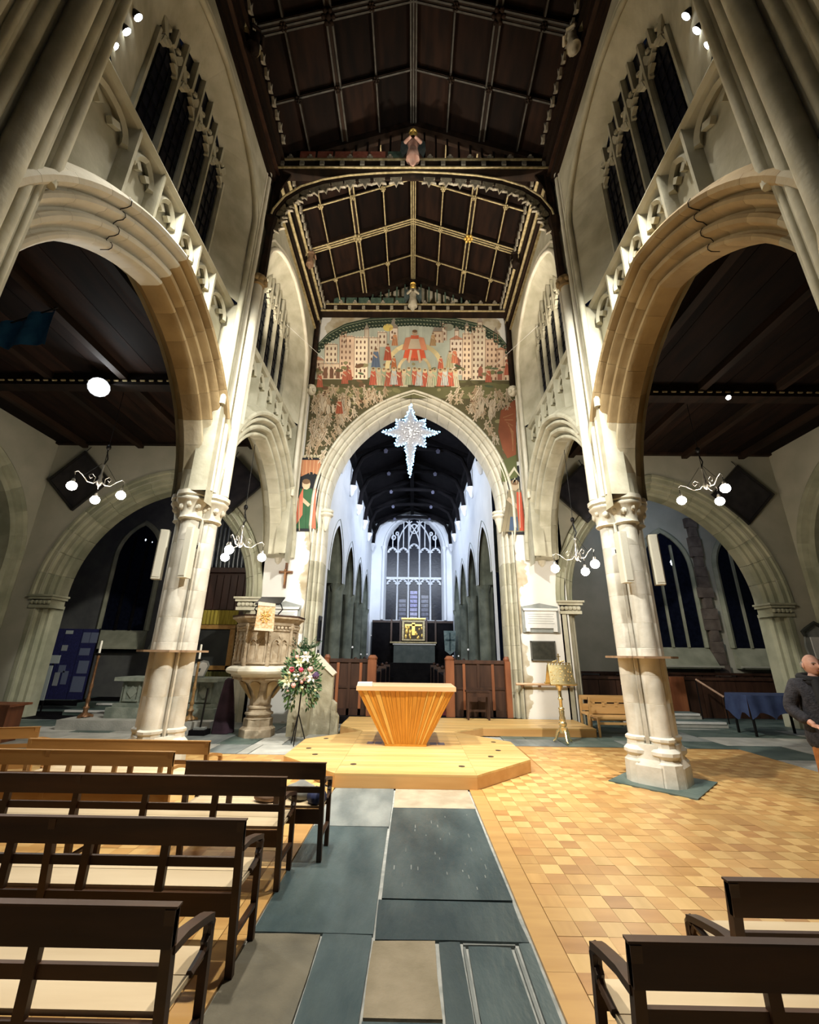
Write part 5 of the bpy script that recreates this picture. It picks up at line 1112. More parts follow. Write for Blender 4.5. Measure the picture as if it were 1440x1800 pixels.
# ================================================================= lectern
lx, ly = 3.07, 9.45
t = thing('brass_lectern', 'polished brass lectern with a pierced book desk and cross, on claw feet', 'lectern', (lx, ly, 0)); lpm = brass
for k in range(3):
    a = -pi / 2 + k * 2 * pi / 3; mb = MB(); mb.tube([(lx + .03 * cos(a), ly + .03 * sin(a), .26), (lx + .11 * cos(a), ly + .11 * sin(a), .2), (lx + .16 * cos(a), ly + .16 * sin(a), .06), (lx + .21 * cos(a), ly + .21 * sin(a), .02)], [.03, .035, .022, .02], 7); mb.build('claw_foot', lpm, t, smooth=60)
for nm, P in (('knop', [(.07, .18), (.085, .24), (.085, .28), (.06, .30), (.08, .33), (.08, .37), (.055, .40)]), ('lower_shaft', [(.055, .38), (.065, .45), (.05, .50), (.055, .58), (.04, .62)]), ('collar', [(.04, .60), (.06, .62), (.06, .64), (.04, .66)]), ('shaft', [(.034, .64), (.034, .78), (.05, .80), (.05, .82), (.034, .84), (.034, .98)]), ('shaft_cap', [(.034, .97), (.045, 1.0), (.07, 1.04), (.075, 1.07), (.05, 1.08)])):
    mb = MB(); mb.lathe(P, (lx, ly, 0), 14); mb.build(nm, lpm, t, smooth=45)
for g, nm in ((-1, 'front_desk'), (1, 'rear_desk')):
    f = lambda u, v, w, g=g: (lx + .03 + u, ly + g * (.17 - v * .36 + w * .93) , 1.09 + v * .93 + w * .36)
    mb = MB(); mb.prism([(-.26, 0), (.26, 0), (.24, .40), (-.24, .40)], f, 0, .014); d_ = mb.build(nm, lpm, t)
    mb = MB(); mb.prism([(-.27, -.01), (.27, -.01), (.27, .02), (-.27, .02)], f, 0, .06); mb.build('book_ledge', lpm, d_)
    mb = MB()
    for k in range(40): mb.ball(f(RND.uniform(-.22, .22), RND.uniform(.06, .36), .014), RND.uniform(.008, .02), 5, 4)
    mb.build('engraved_relief', lpm, d_)['kind'] = 'stuff'
    for k in range(8): mb = MB(); x = -.22 + k * .063; mb.prism([(x - .018, .40), (x + .018, .40), (x + .018, .41), (x + .006, .43), (x + .018, .45), (x - .018, .45), (x - .006, .43), (x - .018, .41)], f, 0, .012); mb.build('gallery_baluster', lpm, d_)
mb = MB(); mb.box(lx - .21, lx + .27, ly - .03, ly + .03, 1.505, 1.52); mb.build('gallery_rail', lpm, t)
mb = MB(); mb.box(lx - .012 + .04, lx + .012 + .04, ly - .01, ly + .01, 1.5, 1.70); mb.box(lx + .0, lx + .08, ly - .01, ly + .01, 1.63, 1.65); mb.build('cross', lpm, t)
for k, x in enumerate((lx - .06, lx + .10)): mb = MB(); mb.tube([(x - .05, ly - .04, 1.53), (x + .04, ly - .04, 1.56)], .016, 6); mb.build('candle_arm', lpm, t)
# ================================================================= pews
def make_pew(L, label, group, ups=6, seatm=wood_seat, arms=0., loc=(0, 0, 0), rz=0., wood_pew=wood_pew):
    """length along -x from the right-hand end at x=0; back at y=0, seat toward +y"""
    t = thing('pew', label, 'pew', loc, rz, group); H = .735
    def bx(n, m, *b): mb = MB(); mb.box(*b); return mb.build(n, m, t, local=True)
    bx('top_rail', wood_pew, -L, 0, -.012, .016, .615, H); bx('back_rail', wood_pew, -L + .04, -.04, .012, .032, .51, .555); bx('rail_cap', wood_pew, -L - .005, .005, -.016, .022, H, H + .008)
    for k in range(ups - 1): x = -(k + 1) * L / ups; bx('back_upright', wood_pew, x - .022, x + .022, .0, .026, .40, .62)
    for a, b in ((.055, .235), (.24, .415)): bx('seat_plank', seatm, -L + .02, -.02, a, b, .385, .405)
    bx('seat_apron', wood_pew, -L + .04, -.04, .03, .05, .28, .385); bx('front_apron', wood_pew, -L + .04, -.04, .39, .408, .32, .385)
    for x in (-.02, -L + .02) + ((-L / 2,) if L > 2 else ()):
        mb = MB(); mb.bar((x, .085, 0), (x, .0, H), .036, .04, up=(1, 0, 0)); mb.build('rear_leg', wood_pew, t, local=True)
        e = abs(x + L / 2) > L / 2 - .1; mb = MB(); mb.bar((x, .40, 0), (x, .385, .51 - arms if e else .385), .036, .036, up=(1, 0, 0)); mb.build('front_leg', wood_pew, t, local=True)
        mb = MB(); mb.bar((x, .08, .18), (x, .41, .18), .022, .03, up=(1, 0, 0)); mb.build('side_stretcher', wood_pew, t, local=True)
        if e:
            mb = MB(); mb.loft([[(x + a, y, z + b) for a, b in ((-.026, -.014), (.026, -.014), (.026, .014), (-.026, .014))] for y, z in ((.015, .60 - arms), (.12, .595 - arms), (.24, .57 - arms), (.33, .548 - arms), (.37, .535 - arms))])
            mb.tube([(x, .365, .53 - arms), (x, .39, .505 - arms), (x, .385, .465 - arms), (x, .36, .45 - arms), (x, .37, .42 - arms)], [.024, .024, .022, .02, .018], 7); mb.build('arm_rest', wood_pew, t, smooth=40, local=True)
            mb = MB(); mb.tube([(x, .38, .46 - arms), (x, .34, .42), (x, .24, .405)], .016, 6); mb.build('arm_brace', wood_pew, t, local=True)
    return t
GL = 'oak pews in rows on the left'
make_pew(2.05, 'nearest dark oak pew in the bottom left corner of the left block', GL, 4, loc=(-.875, 1.97, 0))
make_pew(2.2, 'second dark oak pew from the front edge of the photo, left block', GL, 5, loc=(-.945, 2.83, 0))
make_pew(3.2, 'third oak pew in the left block, just behind the short aisle pew', GL, 6, loc=(-.96, 3.70, 0))
make_pew(1.22, 'short oak pew beside the stone aisle with clothes on its seat', GL, 3, loc=(-.745, 4.16, 0))
make_pew(2.4, 'oak pew lit honey brown, left of the short aisle pew', GL, 6, loc=(-2.26, 4.50, 0), wood_pew=wood_pew_lit)
make_pew(1.95, 'honey lit oak pew nearest the left pier, last before open floor', GL, 4, loc=(-2.16, 5.02, 0), wood_pew=wood_pew_lit)
make_pew(1.2, 'bright oak pew end turned at an angle by the far left edge', GL, 3, loc=(-4.62, 5.75, 0), rz=.28, wood_pew=wood_pew_lit)
GR = 'oak pews at the lower right corner'
make_pew(1.85, 'nearest dark oak pew with curved arm at the bottom right corner', GR, 4, loc=(2.59, 1.82, 0))
make_pew(1.3, 'dark oak pew just ahead of the nearest one at bottom right', GR, 3, loc=(2.67, 2.24, 0), arms=.1)
lb = M('light_bench_oak', (.52, .30, .11), (.64, .40, .17), 6, .45, stretch=(.15, 1, 1))
for nm, lab, x, y in (('light_oak_chair', 'light oak bench seat standing close behind the right pier', 4.05, 10.15), ('light_oak_chair', 'light oak bench seat a little further back and left behind the right pier', 4.07, 10.75)):
    t = thing(nm, lab, 'bench', (x, y, 0), 0, 'light oak benches behind the right pier')
    def bx(n, *b): mb = MB(); mb.box(*b); return mb.build(n, lb, t, local=True)
    bx('seat', 0, 1.25, -.05, .38, .36, .40); bx('top_rail', 0, 1.25, .38, .41, .66, .76); bx('back_panel', 0, 1.25, .38, .40, .42, .57); bx('front_apron', .03, 1.22, -.04, -.02, .25, .30)
    for k in range(5): bx('back_slat', .02 + k * .29, .08 + k * .29, .38, .40, .56, .67)
    for x_ in (.02, 1.23):
        for y_ in (-.03, .39): bx('leg', x_ - .02, x_ + .02, y_ - .02, y_ + .02, 0, .36 if y_ < 0 else .76)
# belongings on the short pew
def lump(name, label, cat, c, sc, mt, seed):
    r = random.Random(seed); mb = MB(); mb.ball((0, 0, 0), 1, 14, 9); mb.v = [(c[0] + x * sc[0] * (1 + .12 * sin(5 * y + seed)), c[1] + y * sc[1] * (1 + .14 * sin(4 * x + seed)), c[2] + max(z, -.55) * sc[2] * (1 + .16 * sin(6 * x + 3 * y + seed))) for x, y, z in mb.v]
    o = mb.build(name, mt, None, smooth=60); tag(o, label, cat); return o
lump('folded_coat', 'crumpled pale grey coat lying on the short aisle pew', 'coat', (-1.0, 4.41, .458), (.13, .12, .08), M('grey_wool', (.24, .24, .22), (.34, .33, .30), 9, .95), 1)
lump('shoulder_bag', 'small dark blue bag at the aisle end of the short pew', 'bag', (-.83, 4.29, .452), (.08, .09, .07), M('navy_nylon', (.015, .022, .07), (.03, .04, .11), 9, .6), 2)
lump('tan_scarf', 'brownish folded scarf beside the grey coat on the short pew', 'scarf', (-1.25, 4.33, .443), (.14, .09, .055), M('tan_wool', (.24, .15, .10), (.34, .22, .15), 9, .95), 3)
# ================================================================= north aisle and chapel: tomb, candles, boards, organ
tst = M('tomb_purbeck', (.16, .19, .16), (.30, .33, .28), 4, .8, bump=.3)
o = box_o('tomb_platform', flag_grey, (-7.75, -4.38, 10.05, 11.45, 0, .20), None); tag(o, 'low pale stone platform under the old tomb chest on the left', 'platform')
t = thing('tomb_chest', 'weathered grey green stone tomb chest behind the left pier', 'tomb', (-5.6, 10.75, .2))
box_o('plinth', tst, (-6.95, -4.45, 10.36, 11.2, .2, .42), t); box_o('moulded_base', tst, (-6.85, -4.55, 10.42, 11.14, .42, .50), t); box_o('chest', tst, (-6.75, -4.62, 10.5, 11.06, .5, .98), t); box_o('top_slab', tst, (-6.9, -4.5, 10.38, 11.18, .98, 1.06), t)
for k in range(5):
    x = -6.68 + k * .42; f = lambda u, v, w, x=x: (x + u, 10.5 - w, .54 + v)
    mb = MB(); mb.prism([(0, 0), (.36, 0), (.36, .40), (.32, .40), (.32, .04), (.04, .04), (.04, .40), (0, .40)], f, 0, .03); mb.build('panel_moulding', tst, t)
    mb = MB(); mb.prism([(.18, .07), (.30, .20), (.18, .34), (.06, .20)], f, 0, .02); mb.build('quatrefoil', tst, t)
def candlestick(lab, x, y, z, h, mt, ch):
    t = thing('candlestick', lab, 'candlestick', (x, y, z), 0, 'tall floor candlesticks by the tomb')
    for q in range(3): a = q * 2.09 + .5; mb = MB(); mb.loft([[(x + cos(a) * r - sin(a) * .03 * e, y + sin(a) * r + cos(a) * .03 * e, z + zz) for e in (-1, 1)] + [(x + cos(a) * r + sin(a) * .03 * e2, y + sin(a) * r - cos(a) * .03 * e2, z + zz + .05) for e2 in (-1, 1)] for r, zz in ((.02, .05), (.17, .0))]); mb.build('foot', mt, t)
    mb = MB(); mb.lathe([(.13, .02), (.12, .05), (.05, .10), (.045, .16), (.07, .2), (.04, .24), (.035, .3)], (x, y, z), 12); mb.build('base', mt, t, smooth=40)
    mb = MB(); mb.lathe([(.035, .3), (.05, .36), (.032, .42), (.03, .6), (.045, .66), (.028, .72), (.026, h - .12), (.04, h - .08), (.03, h - .04)], (x, y, z), 12); mb.build('shaft', mt, t, smooth=40)
    mb = MB(); mb.lathe([(.03, h - .05), (.085, h - .02), (.09, h), (.03, h + .01)], (x, y, z), 12); mb.build('drip_pan', iron, t, smooth=40)
    mb = MB(); mb.lathe([(.024, h), (.022, h + ch), (.004, h + ch + .01)], (x, y, z), 10); mb.build('candle', candle_m, t, smooth=40)
candlestick('tall dark turned candlestick with white candle, left of the tomb platform', -7.45, 10.45, .2, 1.38, bronze, .28)
candlestick('gilt brown turned candlestick with white candle before the tomb', -4.93, 10.22, .2, 1.28, M('gilded_walnut', (.20, .11, .04), (.36, .22, .09), 12, .45), .32)
t = thing('tomb_notice', 'tilted white notice card in a dark round topped frame on the tomb', 'notice', (-5.15, 10.6, 1.06)); f = lambda u, v, w: (-5.3 + u + v * .25, 10.62 - w + v * .12, 1.07 + v)
mb = MB(); mb.prism([(0, 0), (.36, .0), (.38, .26), (.30, .36), (.18, .38), (.02, .30)], f, 0, .02); mb.build('frame', slate_frame, t)
mb = MB(); mb.prism([(.03, .03), (.33, .03), (.34, .25), (.28, .32), (.18, .34), (.05, .27)], f, .02, .026); mb.build('card', marble, t)
mb = MB(); mb.prism([(.14, .12), (.21, .12), (.21, .20), (.14, .20)], f, .026, .03); mb.build('picture', slate, t)
t = thing('framed_altarpiece', 'dark painting in a gold frame under a yellow hanging, beside the organ', 'painting', (-6.0, 13.2, 1.1)); fgold = M('dull_gold_frame', (.26, .13, .03), (.36, .20, .06), 8, .5)
box_o('canvas', M('darkened_canvas', (.02, .022, .022), (.035, .036, .034), 3, .4), (-6.62, -5.52, 13.16, 13.2, 1.26, 2.32), t)
for n_, b in (('frame_top', (-6.72, -5.38, 13.1, 13.2, 2.30, 2.42)), ('frame_side', (-5.52, -5.38, 13.1, 13.2, 1.16, 2.32)), ('frame_side', (-6.72, -6.6, 13.1, 13.2, 1.16, 2.32)), ('frame_bottom', (-6.72, -5.38, 13.1, 13.2, 1.14, 1.26))): box_o(n_, fgold, b, t)
yel = M('old_gold_hanging', (.20, .15, .015), (.34, .27, .04), 14, .9, stretch=(4, 1, .2))
for z0, z1, nm in ((2.44, 2.86, 'upper_hanging'), (.35, 1.1, 'lower_hanging')):
    mb = MB(); n_ = 40; A = []; B = []
    for k in range(n_ + 1): x = -6.72 + 1.36 * k / n_; y = 13.14 + .025 * sin(k * 1.9); A.append((x, y, z0)); B.append((x, y, z1))
    mb.strip(A, B); mb.build(nm, yel if z0 > 2 else M('shadowed_green_hanging', (.05, .05, .012), (.09, .085, .02), 12, .9, stretch=(4, 1, .2)), t, smooth=60)
t = thing('pipe_organ', 'brown cased pipe organ with dull metal pipes seen past the left pier', 'organ', (-5.8, 13.6, 0)); cas = M('organ_case_mahogany', (.035, .014, .010), (.06, .026, .018), 6, .5, stretch=(1, 1, .15))
box_o('case', cas, (-7.2, -4.45, 13.35, 14.6, 0, 4.2), t); box_o('pipe_rail', cas, (-7.2, -4.45, 13.2, 13.4, 4.05, 4.2), t)
for k in range(12): box_o('case_panel', cas, (-7.15 + k * .225, -6.96 + k * .225, 13.31, 13.36, 2.9, 3.98), t)
for k in range(20):
    x = -7.1 + k * .138; h = 1.3 + .5 * abs(sin(k * .5)); mb = MB(); mb.lathe([(.02, 4.2), (.05, 4.34), (.05, 4.2 + h), (.04, 4.2 + h)], (x, 13.4, 0), 10); mb.build('organ_pipe', M('dull_pipe_metal', (.20, .22, .24), rough=.35, metal=.7), t, smooth=40)
t = thing('notice_board', 'blue display board covered with small pinned papers, at far left', 'notice board', (-10.1, 13.0, 0)); blue_b2 = M('royal_blue_felt', (.006, .007, .05), (.010, .012, .08), 20, .9)
for k in range(3): box_o('board_panel', blue_b2, (-10.95 + k * .52, -10.46 + k * .52, 13.0, 13.04, .3, 2.25), t)
for x in (-10.95, -9.42): box_o('post', iron, (x - .015, x + .015, 13.0, 13.03, 0, 2.27), t)
ppm = [M('pinned_paper_%d' % k, c, None, rough=.8) for k, c in enumerate(((.30, .34, .34), (.18, .28, .28), (.10, .12, .19), (.22, .24, .26)))]
for x, z, w, h, k in ((-10.9, 2.0, .2, .2, 0), (-10.9, 1.62, .13, .32, 1), (-10.93, 1.25, .15, .3, 1), (-10.42, 2.1, .22, .1, 0), (-10.42, 1.62, .17, .16, 3), (-9.88, 1.85, .22, .3, 2), (-9.64, 1.85, .22, .3, 2), (-9.86, 1.5, .3, .2, 2), (-10.9, .62, .12, .35, 3), (-10.72, .68, .18, .34, 2), (-10.42, .66, .15, .36, 3), (-10.2, .7, .17, .36, 2), (-9.86, .5, .36, .42, 2), (-9.8, 1.0, .3, .35, 2), (-10.35, 1.02, .2, .2, 2)): box_o('paper', ppm[k], (x, x + w, 12.992, 13.0, z, z + h), t)
t = thing('display_panel', 'pale standing display panel at the foot of the left aisle arch', 'display panel', (-10.5, 12.5, 0)); box_o('panel', ppm[0], (-10.7, -10.15, 12.5, 12.53, .32, 1.22), t); box_o('header', ppm[0], (-10.72, -10.0, 12.49, 12.52, 1.28, 1.5), t)
for x in (-10.68, -10.18): box_o('leg', iron, (x - .015, x + .015, 12.53, 12.56, 0, 1.5), t)
for k, lab in enumerate(('lower chapel step with a pale edge, left of the tomb', 'upper chapel step with a pale edge, left of the tomb')):
    t = thing('chapel_step', lab, 'step', (-8.6, 12.2 + k * .5, 0)); box_o('tread', slate_green, (-9.3, -7.3, 12.2 + k * .45, 12.64 + k * .45, 0, .13 * (k + 1)), t); box_o('white_nosing', marble, (-9.25 + .5 * k, -7.8 + .4 * k, 12.18 + k * .45, 12.21 + k * .45, .13 * (k + 1) - .05, .13 * (k + 1) + .003), t)
t = thing('draped_stand', 'dark purple draped stand between the tomb and the pulpit', 'stand', (-4.07, 9.95, 0)); n_ = 24
mb = MB(); mb.loft([[(-4.07 + r * (1 + .16 * sin(5 * a * 2 * pi / n_ + ph)) * cos(a * 2 * pi / n_), 9.98 + r * .8 * (1 + .16 * sin(5 * a * 2 * pi / n_)) * sin(a * 2 * pi / n_), z) for a in range(n_)] for r, z, ph in ((.22, .01, 0), (.19, .3, .3), (.14, .7, .5), (.10, .95, .6), (.08, 1.06, .6), (.03, 1.1, .6))]); mb.build('drape', M('dark_purple_cloth', (.022, .010, .018), (.045, .022, .036), 5, .9), t, smooth=60)
box_o('base', black_void, (-4.62, -4.28, 9.62, 9.9, 0, .10), t); box_o('base_top', slate_frame, (-4.56, -4.34, 9.68, 9.84, .10, .14), t); mb = MB(); mb.tube([(-4.45, 9.76, .12), (-4.42, 9.78, .9)], .02, 6); mb.build('pole', iron, t)
t = thing('oak_desk', 'brown panelled oak desk end at the far left edge by the aisle', 'desk', (-8.2, 8.7, 0)); box_o('end_panel', wood_red, (-8.9, -7.6, 8.6, 8.66, 0, .62), t); box_o('top', wood_red, (-9.0, -7.5, 8.5, 9.0, .62, .66), t); box_o('side', wood_red, (-7.66, -7.6, 8.66, 8.95, 0, .62), t)

# ================================================================= south aisle: panelling, steps, blue table, monument, rails
t = thing('timber_partition', 'dark timber partition with a brown post behind the right pier', 'partition', (8.0, 13.0, 0))
for k in range(12): box_o('board', wood_dark, (5.0 + k * .5, 5.48 + k * .5, 13.3, 13.34, .02, 1.05), t)
box_o('post', wood_red, (7.55, 7.95, 13.2, 13.3, .02, 1.12), t); box_o('rail', wood_dark, (5.0, 11.0, 13.26, 13.36, 1.03, 1.1), t)
rm = M('pale_handrail_wood', (.42, .26, .17), rough=.5)
for lab, p, q in (('sloping pale handrail in front of the dark partition at right', (8.0, 12.75, 1.08), (8.42, 12.35, .66)), ('short sloping handrail peeping out behind the right pier', (5.98, 12.95, .93), (6.35, 12.85, .66))):
    t = thing('sloping_handrail', lab, 'handrail', (q[0], q[1], 0)); mb = MB(); mb.tube([p, q], .028, 7); mb.build('rail', rm, t); 
    for a in (p, q): mb = MB(); mb.tube([(a[0], a[1], 0), a], .016, 6); mb.build('post', iron, t)
for k, lab in enumerate(('lower of two white edged steps up to the south chapel', 'upper of two white edged steps up to the south chapel')):
    t = thing('chapel_step', lab, 'step', (6.6, 11.9 + k * .5, 0)); y = 11.65 + k * .52; z = .13 * (k + 1)
    box_o('tread', slate_green, (5.3, 7.9 - .3 * k, y, y + .5, 0, z), t); box_o('riser', flag_grey, (5.3, 7.9 - .3 * k, y - .012, y, 0, z - .045), t); box_o('white_nosing', marble, (5.3, 7.86 - .3 * k, y - .03, y + .04, z - .045, z + .004), t)
t = thing('covered_table', 'table under a dark blue cloth beside the man at right', 'table', (8.3, 10.7, 0)); bc = M('navy_tablecloth', (.018, .030, .085), (.035, .055, .13), 4, .9)
mb = MB(); n_ = 20
A = [(7.6 + 1.5 * k / n_, 10.36 - .04 * sin(k * 1.3), .36 + .14 * abs(sin(k * .45))) for k in range(n_ + 1)]; B = [(7.6 + 1.5 * k / n_, 10.4, .86) for k in range(n_ + 1)]; mb.strip(A, B)
B2 = [(p[0], 11.1, .87) for p in B]; mb.strip(B, B2); mb.strip([(7.58 - .03 * sin(k), 10.4 + .7 * k / 8, .4 + .1 * sin(k)) for k in range(9)], [(7.6, 10.4 + .7 * k / 8, .865) for k in range(9)]); mb.build('tablecloth', bc, t, smooth=60)
box_o('table_top', wood_dark, (7.63, 9.07, 10.42, 11.08, .82, .855), t)
for x in (7.7, 9.0):
    for y in (10.48, 11.02): box_o('leg', iron, (x - .02, x + .02, y - .02, y + .02, 0, .82), t)
t = thing('wall_monument', 'grey tablet monument with scrolled dark surround behind the man', 'monument', (10.5, 11.4, 1.7)); f = lambda u, v, w: (10.5 + u * .72, EY - .08 - w, 1.62 + v * .68)
mb = MB(); mb.prism([(-.42, 0), (.42, 0), (.50, .5), (.42, .95), (.22, 1.2), (0, 1.3), (-.22, 1.2), (-.42, .95), (-.50, .5)], f, 0, .05); mb.build('surround', slate_frame, t)
mb = MB(); mb.prism([(-.27, .05), (.27, .05), (.29, .85), (-.29, .85)], f, .05, .08); mb.build('marble_panel', marble, t)
mb = MB(); mb.tube([f(-.42, .9, .05), f(-.5, 1.05, .06), f(-.36, 1.15, .06), f(-.15, 1.28, .06), f(0, 1.38, .06), f(.15, 1.28, .06), f(.36, 1.15, .06), f(.5, 1.05, .06), f(.42, .9, .05)], .05, 6); mb.build('scroll', M('dark_carved_scroll', (.04, .045, .04)), t, smooth=50)
mb = MB(); mb.prism([(-.05, .45), (.06, .45), (.06, .58), (0, .64), (-.05, .58)], f, .08, .085); mb.prism([(-.12, .12), (.12, .12), (.12, .2), (-.12, .2)], f, .08, .085); mb.build('inscription', slate_frame, t)['kind'] = 'stuff'
# ================================================================= hatchments
for lab, x, z, r in (('black diamond hatchment board on the far left aisle wall', -9.95, 6.42, .94), ('black diamond hatchment seen under the left small arch', -5.38, 6.32, .92), ('black diamond hatchment seen under the right small arch', 4.98, 6.16, .90), ('black diamond hatchment high on the right aisle wall behind the chandelier', 9.55, 6.16, .90)):
    t = thing('hatchment', lab, 'hatchment', (x, EY - .1, z - r), 0, 'diamond hatchments'); f = lambda u, v, w: (x + u, EY - .04 - w - .10 * (v + r) / (2 * r), z + v)
    mb = MB(); mb.prism([(r, 0), (0, r), (-r, 0), (0, -r)], f, -.02, .03); mb.build('panel', M('black_hatchment_paint', (.012, .012, .016), (.03, .026, .03), 4, .35), t)
    for (a, b), (c, d) in zip(((1, 0), (0, 1), (-1, 0), (0, -1)), ((0, 1), (-1, 0), (0, -1), (1, 0))):
        k = .90; mb = MB(); mb.prism([(a * r, b * r), (c * r, d * r), (c * r * k, d * r * k), (a * r * k, b * r * k)], f, .03, .06); mb.build('frame_bar', M('ebonised_frame', (.015, .014, .014), rough=.3), t)
    mb = MB(); mb.tube([f(0, r, 0), (x, EY - .01, z + r + .2)], .01, 5); mb.build('hook', iron, t)
# ================================================================= chandeliers
def chandelier(label, x, y, zc, ztop_, arms, rot, hook=True):
    t = thing('chandelier', label, 'chandelier', (x, y, zc), 0, 'scrolled pendant chandeliers')
    mb = MB(); mb.lathe([(.015, -.12), (.05, -.08), (.06, 0), (.03, .06), (.045, .12), (.02, .18), (.015, .34), (.03, .38), (.01, .42)], (x, y, zc), 10); mb.build('stem', silver, t, smooth=50)
    for k in range(arms):
        a = rot + k * 2 * pi / arms; c, s_ = cos(a), sin(a); f = lambda r, z: (x + c * r, y + s_ * r, zc + z)
        arm = MB(); arm.tube([f(.03, .02), f(.12, -.08), f(.24, -.09), f(.36, .02), f(.46, .07), f(.52, .02), f(.50, -.03)], [.013, .013, .012, .011, .01, .009, .008], 7)
        arm.tube([f(.12, -.06), f(.10, .06), f(.18, .12), f(.24, .06), f(.20, .0), f(.16, .04)], .008, 6); ao = arm.build('scroll_arm', silver, t, smooth=60)
        mb = MB(); mb.tube([f(.5, 0), f(.5, -.14)], .006, 5); mb.build('lamp_cord', iron, ao)
        mb = MB(); mb.lathe([(.02, 0), (.035, -.04), (.035, -.10)], f(.5, -.12), 10); mb.build('lamp_holder', silver, ao, smooth=40)
        mb = MB(); mb.ball(f(.5, -.29), .095, 12, 8); mb.build('bulb', bulb_m, ao, smooth=60)
        mb = MB(); mb.tube([f(.34, .02), f(.05, .42)], .005, 5); mb.build('suspension_wire', iron, ao)
    mb = MB(); mb.tube([(x, y, zc + .40), (x, y, ztop_)], .007, 5); mb.build('cable', iron, t)
    if hook: mb = MB(); mb.ball((x, y, zc + .85), .05, 8, 6, sc=(1, 1, 1.4)); mb.tube([(x, y, zc + .42), (x + .05, y, zc + .55), (x, y, zc + .72), (x, y, zc + .8)], .014, 6); mb.build('hook', iron, t, smooth=60)
    lamp('chandelier_glow', 'POINT', (x, y, zc - .45), None, 55, WARM, .3)
chandelier('silver scroll chandelier with three lit bulbs in the left aisle, under the floodlight', -7.0, 8.55, 5.20, 7.66, 3, .15)
chandelier('silver scroll chandelier with lit bulbs beside the small left arch above the pulpit', -3.95, 9.25, 4.02, 6.52, 3, .5)
chandelier('scroll chandelier with lit bulbs beside the small right arch over the lectern', 3.72, 9.35, 3.82, 6.5, 3, .9)
chandelier('scroll chandelier with lit bulbs in the right aisle, in front of a hatchment', 6.45, 8.6, 5.28, 7.46, 3, .55)
# ================================================================= floodlights
def flood(label, c, tgt, r, mt, name='floodlight', group=None):
    t = thing(name, label, 'floodlight', c, 0, group); d = (Vector(tgt) - Vector(c)).normalized(); a = d.orthogonal().normalized(); b = d.cross(a); c = Vector(c)
    ring = lambda rr, off: [c + d * off + (a * cos(2 * pi * k / 14) + b * sin(2 * pi * k / 14)) * rr for k in range(14)]
    mb = MB(); mb.loft([ring(r * .5, -r * 1.3), ring(r * .9, -r * .6), ring(r * 1.08, 0), ring(r * 1.08, r * .1), ring(r * 1.0, r * .02)]); mb.build('housing', iron, t, smooth=40)
    mb = MB(); mb.loft([ring(r * .2, r * .12), ring(r * .8, r * .09), ring(r * .99, r * .03)], caps=False); mb.add(ring(r * .2, r * .12), [tuple(range(14))]); mb.build('lens', mt, t, smooth=60)
    return t, c
t, c = flood('bright cool floodlight under the left aisle roof', (-7.15, 8.0, 7.28), (-2.6, 2.0, 3.0), .20, flood_m); mb = MB(); mb.tube([c + Vector((0, .15, .1)), (c.x, 8.2, 7.45)], .02, 6); mb.build('bracket', iron, t)
lamp('aisle_flood_beam', 'SPOT', (-7.05, 7.85, 7.2), (-2.6, 2.0, 1.0), 300, (.86, .95, 1), .15, 100, .6)
t, c = flood('small white spotlight on the right aisle roof beam', (6.95, 8.0, 7.12), (4, 3, 2), .05, sillfl_m, 'spotlight'); mb = MB(); mb.tube([c, (c.x, 8.1, 7.25)], .012, 6); mb.build('bracket', iron, t)
for s, nm in ((-1, 'left'), (1, 'right')):
    for k, (y, z, lab) in enumerate(((2.78, 8.16, 'lowest'), (2.84, 8.60, 'middle'), (2.90, 9.05, 'topmost'))):
        t, c = flood('%s of the three small floodlights on the %s clerestory sill' % (lab, nm), (X0 + s * 3.36, y, z), (X0 - s * 1.5, 9, 3), .055, sillfl_m, 'sill_floodlight', 'floodlights on the clerestory sills')
        mb = MB(); mb.tube([c, (X0 + s * 3.46, y - .06, z - .02)], .014, 6); mb.build('bracket', iron, t)
# ================================================================= banner, cables
t = thing('blue_banner', 'faded blue banner hanging in folds in the dark left aisle', 'banner', (-7.0, 6.0, 6.9)); mb = MB(); n_ = 14
rows = []
for j in range(5): rows.append([(-7.75 + 1.15 * k / n_ + .12 * j / 4 * (k / n_), 6.0 + .06 * sin(k * 1.1 + j * .5), (7.0 + .56 * (k / n_) ** .8) * (1 - j / 4) + (6.72 + .06 * sin(k * .7)) * j / 4) for k in range(n_ + 1)])
for A, B in zip(rows, rows[1:]): mb.strip(A, B)
mb.build('cloth', M('faded_blue_silk', (.012, .10, .26), (.03, .16, .36), 4, .7), t, smooth=60)
mb = MB(); mb.tube([(-7.85, 6.0, 6.96), (-6.55, 6.0, 7.58)], .014, 6); mb.build('pole', iron, t)
for s, nm in ((-1, 'left'), (1, 'right')):
    mb = MB(); mb.tube([(X0 + s * 3.32, 8.9, 9.9), (X0 + s * 2.6, 11.47, 10.55)], .006, 5); o = mb.build('stay_wire', marble, None); tag(o, 'thin pale stay wire from the %s clerestory to the painted wall' % nm, 'wire')
    mb = MB(); mb.tube([(X0 + s * (w - .012), 4.55 + u, 4.15 + v) for w, (u, v) in [(3.65 - q, arc(HALF, RISE, d - .004, .70, -1)) for d, q in reversed(core[:25])]], .005, 5); o = mb.build('arch_cable', iron, None); tag(o, 'thin dark cable running across the near %s arch' % nm, 'cable')
